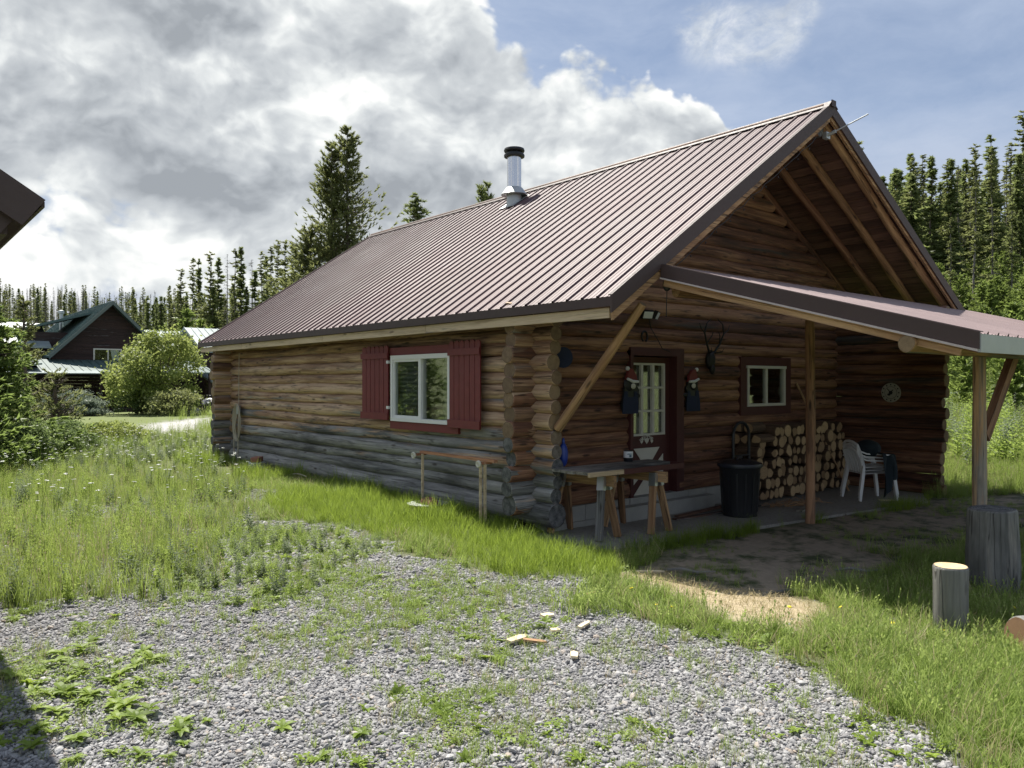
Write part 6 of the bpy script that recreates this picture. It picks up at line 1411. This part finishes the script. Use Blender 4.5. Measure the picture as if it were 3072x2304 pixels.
scatter('gravel_stones', 'loose grey gravel covering the yard', st, Q, np.stack([rng.normal(0, 0.35, n), rng.normal(0, 0.35, n), rng.random(n)*6.28], -1), np.stack([s, s, s], -1))
# weeds: flat rosettes
def rosette(seed, n, L, w_, up, mat=None, ser=0):
    r = random.Random(seed); V = []; Fs = []; TN = []
    for k in range(n):
        a = k*2.4+r.uniform(-.3,.3); l = L*r.uniform(.5, 1.1); ww = w_*r.uniform(.7, 1.2); e0 = up*r.uniform(.4, 1.3); tn = r.random(); base = len(V); S = 6
        for i in range(S+1):
            t_ = i/S; q = l*t_; z = 0.008+l*(e0*t_-0.75*e0*t_*t_)+0.004*k/n*3; wd = ww*math.sin(PI*min(1, t_**0.75*0.97+0.03))**0.8*0.5*(1+(0.35 if ser and i % 2 else 0))
            cx, cy = math.cos(a), math.sin(a)
            for sg in (-1, 0, 1): V.append((cx*q-cy*wd*sg, cy*q+cx*wd*sg, z+(0.25*wd if sg else 0))); TN.append(tn)
        for i in range(S):
            for j in (0, 1): q = base+3*i+j; Fs.append((q, q+1, q+4, q+3))
    me = bpy.data.meshes.new('rosette'); me.from_pydata(V, [], Fs); at = me.attributes.new('tone', 'FLOAT', 'POINT'); at.data.foreach_set('value', np.array(TN, np.float32)); me.materials.append(mat or M['weed']); me.update(); return me
ro_ = [rosette(i, 9+i, 0.10, 0.035, 0.55, ser=i % 2) for i in range(4)]
def leafmat_mesh(seed, n, R_, L_, mat):
    r = random.Random(seed); V = []; Fs = []; TN = []
    for k in range(n):
        a = r.random()*6.28; q = R_*r.random()**0.7; x, y, z = q*math.cos(a), q*math.sin(a), r.uniform(.006, .05)*(1.1-q/R_*0.8); b_ = r.random()*6.28; l = L_*r.uniform(.5, 1.2); w_ = l*r.uniform(.3, .5); e = r.uniform(-.3, .6); c_, s_ = math.cos(b_), math.sin(b_); B = len(V); tn = r.random()
        for (p, w2, dz) in ((0, 0, 0), (0.35, 1, .25), (0.75, .8, .35), (1, 0, .2)):
            for sg in ((-1, 1) if w2 else (0,)): V.append((x+c_*l*p-s_*w_*w2*sg*0.5, y+s_*l*p+c_*w_*w2*sg*0.5, z+e*l*dz+0.15*w_*abs(sg))); TN.append(tn)
        Fs += [(B, B+1, B+2), (B+1, B+3, B+4, B+2), (B+3, B+5, B+4)]
    me = bpy.data.meshes.new('weed_mat'); me.from_pydata(V, [], Fs); at = me.attributes.new('tone', 'FLOAT', 'POINT'); at.data.foreach_set('value', np.array(TN, np.float32)); me.materials.append(mat); me.update(); return me
mats_ = [leafmat_mesh(i, 26+5*i, 0.07+0.015*i, 0.035+0.008*(i % 2), M['weed']) for i in range(4)]
P = samp(lambda Z: 110 if Z < 9 else 80, 2.4, 13); u, v = P[:, 0], P[:, 1]; nn = fbm(u, v, 1.3, 51); bias = 0.06*np.clip(-(u+3.0)/3, -0.3, 1)+0.10*sstep(P[:, 2], 4.5, 6.5)
m_ = region('gravel', u, v, 0.1) & (rng.random(len(u)) < np.clip((nn+bias-0.52)*5, 0.015, 0.95))
P, Q = place(P, m_); scatter('rosette_weeds', 'flat green broad-leaved weeds spreading over the gravel', mats_+mats_+ro_[:2], Q, rots(len(Q), 0.25), sc3(len(Q), 0.3, 0.8))
# clumps of big leaves at the photo's spots
for k, (x, y, s, n_, lab) in enumerate(((200,1556,1.25,9,'cluster of broad bright leaves low on the left of the gravel'), (340,1606,1.2,10,'cluster of broad bright leaves nearest the lower left corner'), (130,1470,1.4,12,'wide patch of broad leaves left of the gravel'), (300,1450,1.3,10,'broad-leaved patch in the middle of the left gravel'), (190,1500,1.2,8,'broad-leaved patch just above the lowest left cluster'), (560,1300,1.0,8,'broad-leaved weeds at the edge of the tall grass'), (1010,1265,0.8,6,'round clump of leaves in the gravel below the bright grass'), (1090,1280,0.6,5,'small clump of leaves near the tan bark strip'), (900,1430,0.5,4,'small leafy weed left of the largest wood chip'), (20,1440,1.5,9,'broad leaves at the left edge of the picture'), (35,1600,1.3,8,'broad leaves in the shadow at the lower left corner'))):
    p = G(x*1.3888, y*1.3888); q_ = random.Random(k+70); t_ = thing('leafy_weed', lab, 'weed', p); b_v = []
    for j in range(int(n_*2.0)):
        o = bpy.data.objects.new('rosette', (ro_[j % 4] if j % 2 else mats_[j % 4])); COL.objects.link(o); o.parent = t_; o.location = (q_.gauss(0, 0.15*s), q_.gauss(0, 0.15*s), 0.01); o.scale = (s*q_.uniform(.32, .72),)*3; o.rotation_euler = (q_.gauss(0, .1), q_.gauss(0, .1), q_.random()*6.28)
# upright leafy weeds between the tall grass and the gravel
def upweed(seed, mat, h=0.45, flower=None):
    r = random.Random(seed); V = []; Fs = []; TN = []
    for s_ in range(3):
        a0 = r.random()*6.28; lx, ly = math.cos(a0)*r.uniform(0, .12), math.sin(a0)*r.uniform(0, .12); hh = h*r.uniform(.6, 1.1)
        b = len(V); V += [(lx*0-.002, 0, 0), (.002, 0, 0), (lx+.0015, ly, hh), (lx-.0015, ly, hh)]; Fs.append((b, b+1, b+2, b+3)); TN += [0.3]*4
        for k in range(22):
            t_ = (k+1)/22; a = k*2.4; l = 0.075*(1.1-t_)*r.uniform(.6, 1.2)+0.02; w_ = l*0.22; z = hh*t_; cx, cy = math.cos(a), math.sin(a); b = len(V)
            V += [(lx*t_, ly*t_, z), (lx*t_+cx*l*.5-cy*w_, ly*t_+cy*l*.5+cx*w_, z+l*.35), (lx*t_+cx*l, ly*t_+cy*l, z+l*.3), (lx*t_+cx*l*.5+cy*w_, ly*t_+cy*l*.5-cx*w_, z+l*.35)]; Fs.append((b, b+1, b+2, b+3)); TN += [r.random()]*4
    me = bpy.data.meshes.new('weed'); me.from_pydata(V, [], Fs); at = me.attributes.new('tone', 'FLOAT', 'POINT'); at.data.foreach_set('value', np.array(TN, np.float32)); me.materials.append(mat); me.update(); return me
uw = [upweed(i, M['sage'] if i % 2 else M['tallg']) for i in range(4)]
R['matted'] = outline([(240,1290),(420,1230),(640,1140),(860,1200),(1100,1250),(1000,1330),(800,1370),(640,1420),(420,1420),(300,1380),(200,1340)])
R['weedbelt'] = outline([(200,1180),(420,1150),(560,1130),(800,1150),(860,1200),(760,1240),(700,1310),(560,1330),(400,1290),(330,1250)])
P = samp(lambda Z: 70, 4.5, 13); u, v = P[:, 0], P[:, 1]; m_ = region('weedbelt', u, v, 0.5) & (rng.random(len(u)) < np.clip((fbm(u, v, 0.9, 77)-0.40)*4, 0.05, 1))
P, Q = place(P, m_); scatter('upright_weeds', 'grey-green upright weeds between the tall grass and the gravel', uw, Q, rots(len(Q), 0.15), sc3(len(Q), 0.2, 0.55))
P = samp(lambda Z: 11, 6, 24); u, v = P[:, 0], P[:, 1]; m_ = region('tall', u, v, 0.5) & offcabin(u, v, 0.3)
P, Q = place(P, m_); scatter('meadow_weeds', 'leafy weeds mixed in the tall meadow grass', uw, Q, rots(len(Q), 0.15), sc3(len(Q), 0.35, 0.85))
P = samp(lambda Z: 210, 3.5, 12); u, v = P[:, 0], P[:, 1]; m_ = (region('weedbelt', u, v, 0.6) & (fbm(u, v, 1.3, 19) > 0.45)) | (region('matted', u, v, 0.5) & (rng.random(len(u)) < np.clip((fbm(u, v, 1.5, 23)-0.30)*4, 0.10, 0.95)))
P, Q = place(P, m_); scatter('low_weeds', 'low leafy weeds matting the ground at the gravel edge', mats_+ts_[:3], Q, rots(len(Q), 0.2), sc3(len(Q), 0.3, 0.75))
P = samp(lambda Z: 500, 5, 11); u, v = P[:, 0], P[:, 1]; m_ = region('straw', u, v, 0.4) & (rng.random(len(u)) < 0.8)
sb = [tuft(60+i, 5, 0.10, 0.06, 0.006, 1.6, M['straw_b'], curl=1.5) for i in range(3)]
P, Q = place(P, m_); scatter('wood_shavings', 'dry straw and wood shavings strewn over the bare dirt patch', sb, Q, rots(len(Q), 0.6), sc3(len(Q), 0.4, 1.0))
P = samp(lambda Z: 260, 3.2, 18); u, v = P[:, 0], P[:, 1]; m_ = offcabin(u, v) & ~onslab(u, v) & (u > -8)
for rn in ('gravel', 'dirt', 'lush', 'tall', 'straw', 'nearstones'): m_ &= ~region(rn, u, v, 0.1)
m_ |= (u > -1.45) & (u < -0.2) & (v > 0.3) & (v < 10) & ~region('lush', u, v, 0.1) & (rng.random(len(u)) < np.clip((fbm(u, v, 1.4, 44)-0.38)*4, 0.08, 0.8)*np.where(v > 6.8, 0.15, 1))
P, Q = place(P, m_); scatter('edge_grass', 'short grass filling the margin between the yard gravel and the lawns', ts_+mats_[:2], Q, rots(len(Q), 0.3), sc3(len(Q), 0.5, 1.1))
# flowers
def flower(seed, col, h, umbel):
    r = random.Random(seed); b = MB(); b.tube([(0, 0, 0), (0.01, 0.01, h*0.5), (0.0, 0.02, h)], 0.0022, n=4, caps=False)
    f_ = MB()
    if umbel:
        for k in range(9): a = r.random()*6.28; q = 0.022*math.sqrt(r.random()); f_.ball((q*math.cos(a), 0.02+q*math.sin(a), h+0.004), (0.007, 0.007, 0.004), n=5, m=3)
    else: f_.ball((0, 0.02, h+0.004), (0.021, 0.021, 0.008), n=9, m=4)
    for V, F_, in ((f_.v, f_.f),):
        off = b.n; b.v += V; b.f += [tuple(i+off for i in q) for q in F_]; b.mi += [1]*len(F_); b.lc += f_.lc; b.tone += f_.tone; b.wear += f_.wear; b.rad += f_.rad; b.n += f_.n
    return b.mesh('flower', [M['tallg'], col], sharp=None)
wf_ = [flower(i, flat('white_petals', (0.75,0.76,0.70), 0.8), 0.5, True) for i in range(2)]; yf_ = [flower(i+5, flat('yellow_petals', (0.75,0.60,0.03), 0.8), 0.16, False) for i in range(2)]
P = samp(lambda Z: 10, 8, 22); u, v = P[:, 0], P[:, 1]; m_ = region('tall', u, v, 0.5) & (fbm(u, v, 0.5, 90)+0.02*(v-2) > 0.5)
P, Q = place(P, m_); scatter('white_flowers', 'tiny white flowers scattered through the tall meadow grass', wf_, Q, rots(len(Q), 0.1), sc3(len(Q), 0.7, 1.2))
P = samp(lambda Z: 1.8, 3, 8); u, v = P[:, 0], P[:, 1]; m_ = region('right', u, v, 0.3) & (fbm(u, v, 0.9, 33) > 0.5)
P, Q = place(P, m_); scatter('yellow_flowers', 'small yellow dandelion flowers in the yard grass', yf_, Q, rots(len(Q), 0.35), sc3(len(Q), 0.5, 0.85))
P = samp(lambda Z: 3 if Z < 30 else 1.0, 16, 60, xr=(0.4, 0.85)); u, v = P[:, 0], P[:, 1]; m_ = offcabin(u, v, 1) & (u > 9)
P, Q = place(P, m_); scatter('meadow_weed_clumps', 'pale leafy plants dotting the meadow right of the cabin', uw, Q, rots(len(Q), 0.15), sc3(len(Q), 1.2, 2.4))
# far forests that read as one mass
P = []
for k in range(1500):
    Z = rng.uniform(135, 300); x = rng.uniform(-900, 1100); p = P3(x, 1100, Z); P.append((p[0], p[1], Z))
P = np.array(P); P, Q = place(P, np.ones(len(P), bool)); n = len(Q)
b = MB()
def merged(kind, i):                      # crown and trunk joined for the far wood
    cm_, tm_, h0 = PR[kind][i]; out_ = bpy.data.meshes.new('far_tree')
    V1 = np.zeros(len(cm_.vertices)*3); cm_.vertices.foreach_get('co', V1); V1 = V1.reshape(-1, 3); V2 = np.zeros(len(tm_.vertices)*3); tm_.vertices.foreach_get('co', V2); V2 = V2.reshape(-1, 3)
    F1 = [tuple(p.vertices) for p in cm_.polygons]; F2 = [tuple(len(V1)+j for j in p.vertices) for p in tm_.polygons]
    out_.from_pydata(np.concatenate([V1, V2]).tolist(), [], F1+F2); T1 = np.zeros(len(V1), np.float32); cm_.attributes['tone'].data.foreach_get('value', T1)
    at = out_.attributes.new('tone', 'FLOAT', 'POINT'); at.data.foreach_set('value', np.concatenate([T1, np.full(len(V2), 0.6, np.float32)]))
    out_.materials.append(cm_.materials[0]); out_.materials.append(M['dead']); out_.polygons.foreach_set('material_index', np.array([0]*len(F1)+[1]*len(F2), dtype=np.int32)); out_.update(); return out_
farm = [merged('snag', 0), merged('snag', 1), merged('snag', 2), merged('thin', 0), merged('snag', 0), merged('spruce', 1), merged('thin', 1)]
s = rng.uniform(0.40, 0.80, n); scatter('far_forest', 'distant grey forest of dead and living conifers on the left hillside', farm, Q, np.stack([0*s, 0*s, rng.random(n)*6.28], -1), np.stack([s*1.05, s*1.05, s], -1))
P = []
for k in range(1300):
    Z = rng.uniform(60, 125); x = rng.uniform(2450, 3800); p = P3(x, 1100, Z); P.append((p[0], p[1], Z))
P = np.array(P); P, Q = place(P, np.ones(len(P), bool)); n = len(Q); s = rng.uniform(0.5, 1.1, n)
scatter('hillside_undergrowth', 'thick green undergrowth of small pines covering the right hillside', [merged('sapling', i) for i in range(4)], Q, np.stack([0*s, 0*s, rng.random(n)*6.28], -1), np.stack([s, s, s], -1))
P = []
for k in range(260):
    Z = rng.uniform(100, 150); x = rng.uniform(2450, 4200); p = P3(x, 1100, Z); P.append((p[0], p[1], Z))
P = np.array(P); P, Q = place(P, np.ones(len(P), bool)); n = len(Q); s = rng.uniform(0.5, 0.85, n)
scatter('hilltop_forest', 'dark conifer forest filling the top of the right hillside', [merged('spruce', 0), merged('spruce', 2), merged('lodgepole', 1), merged('thin', 2)], Q, np.stack([0*s, 0*s, rng.random(n)*6.28], -1), np.stack([s, s, s], -1))
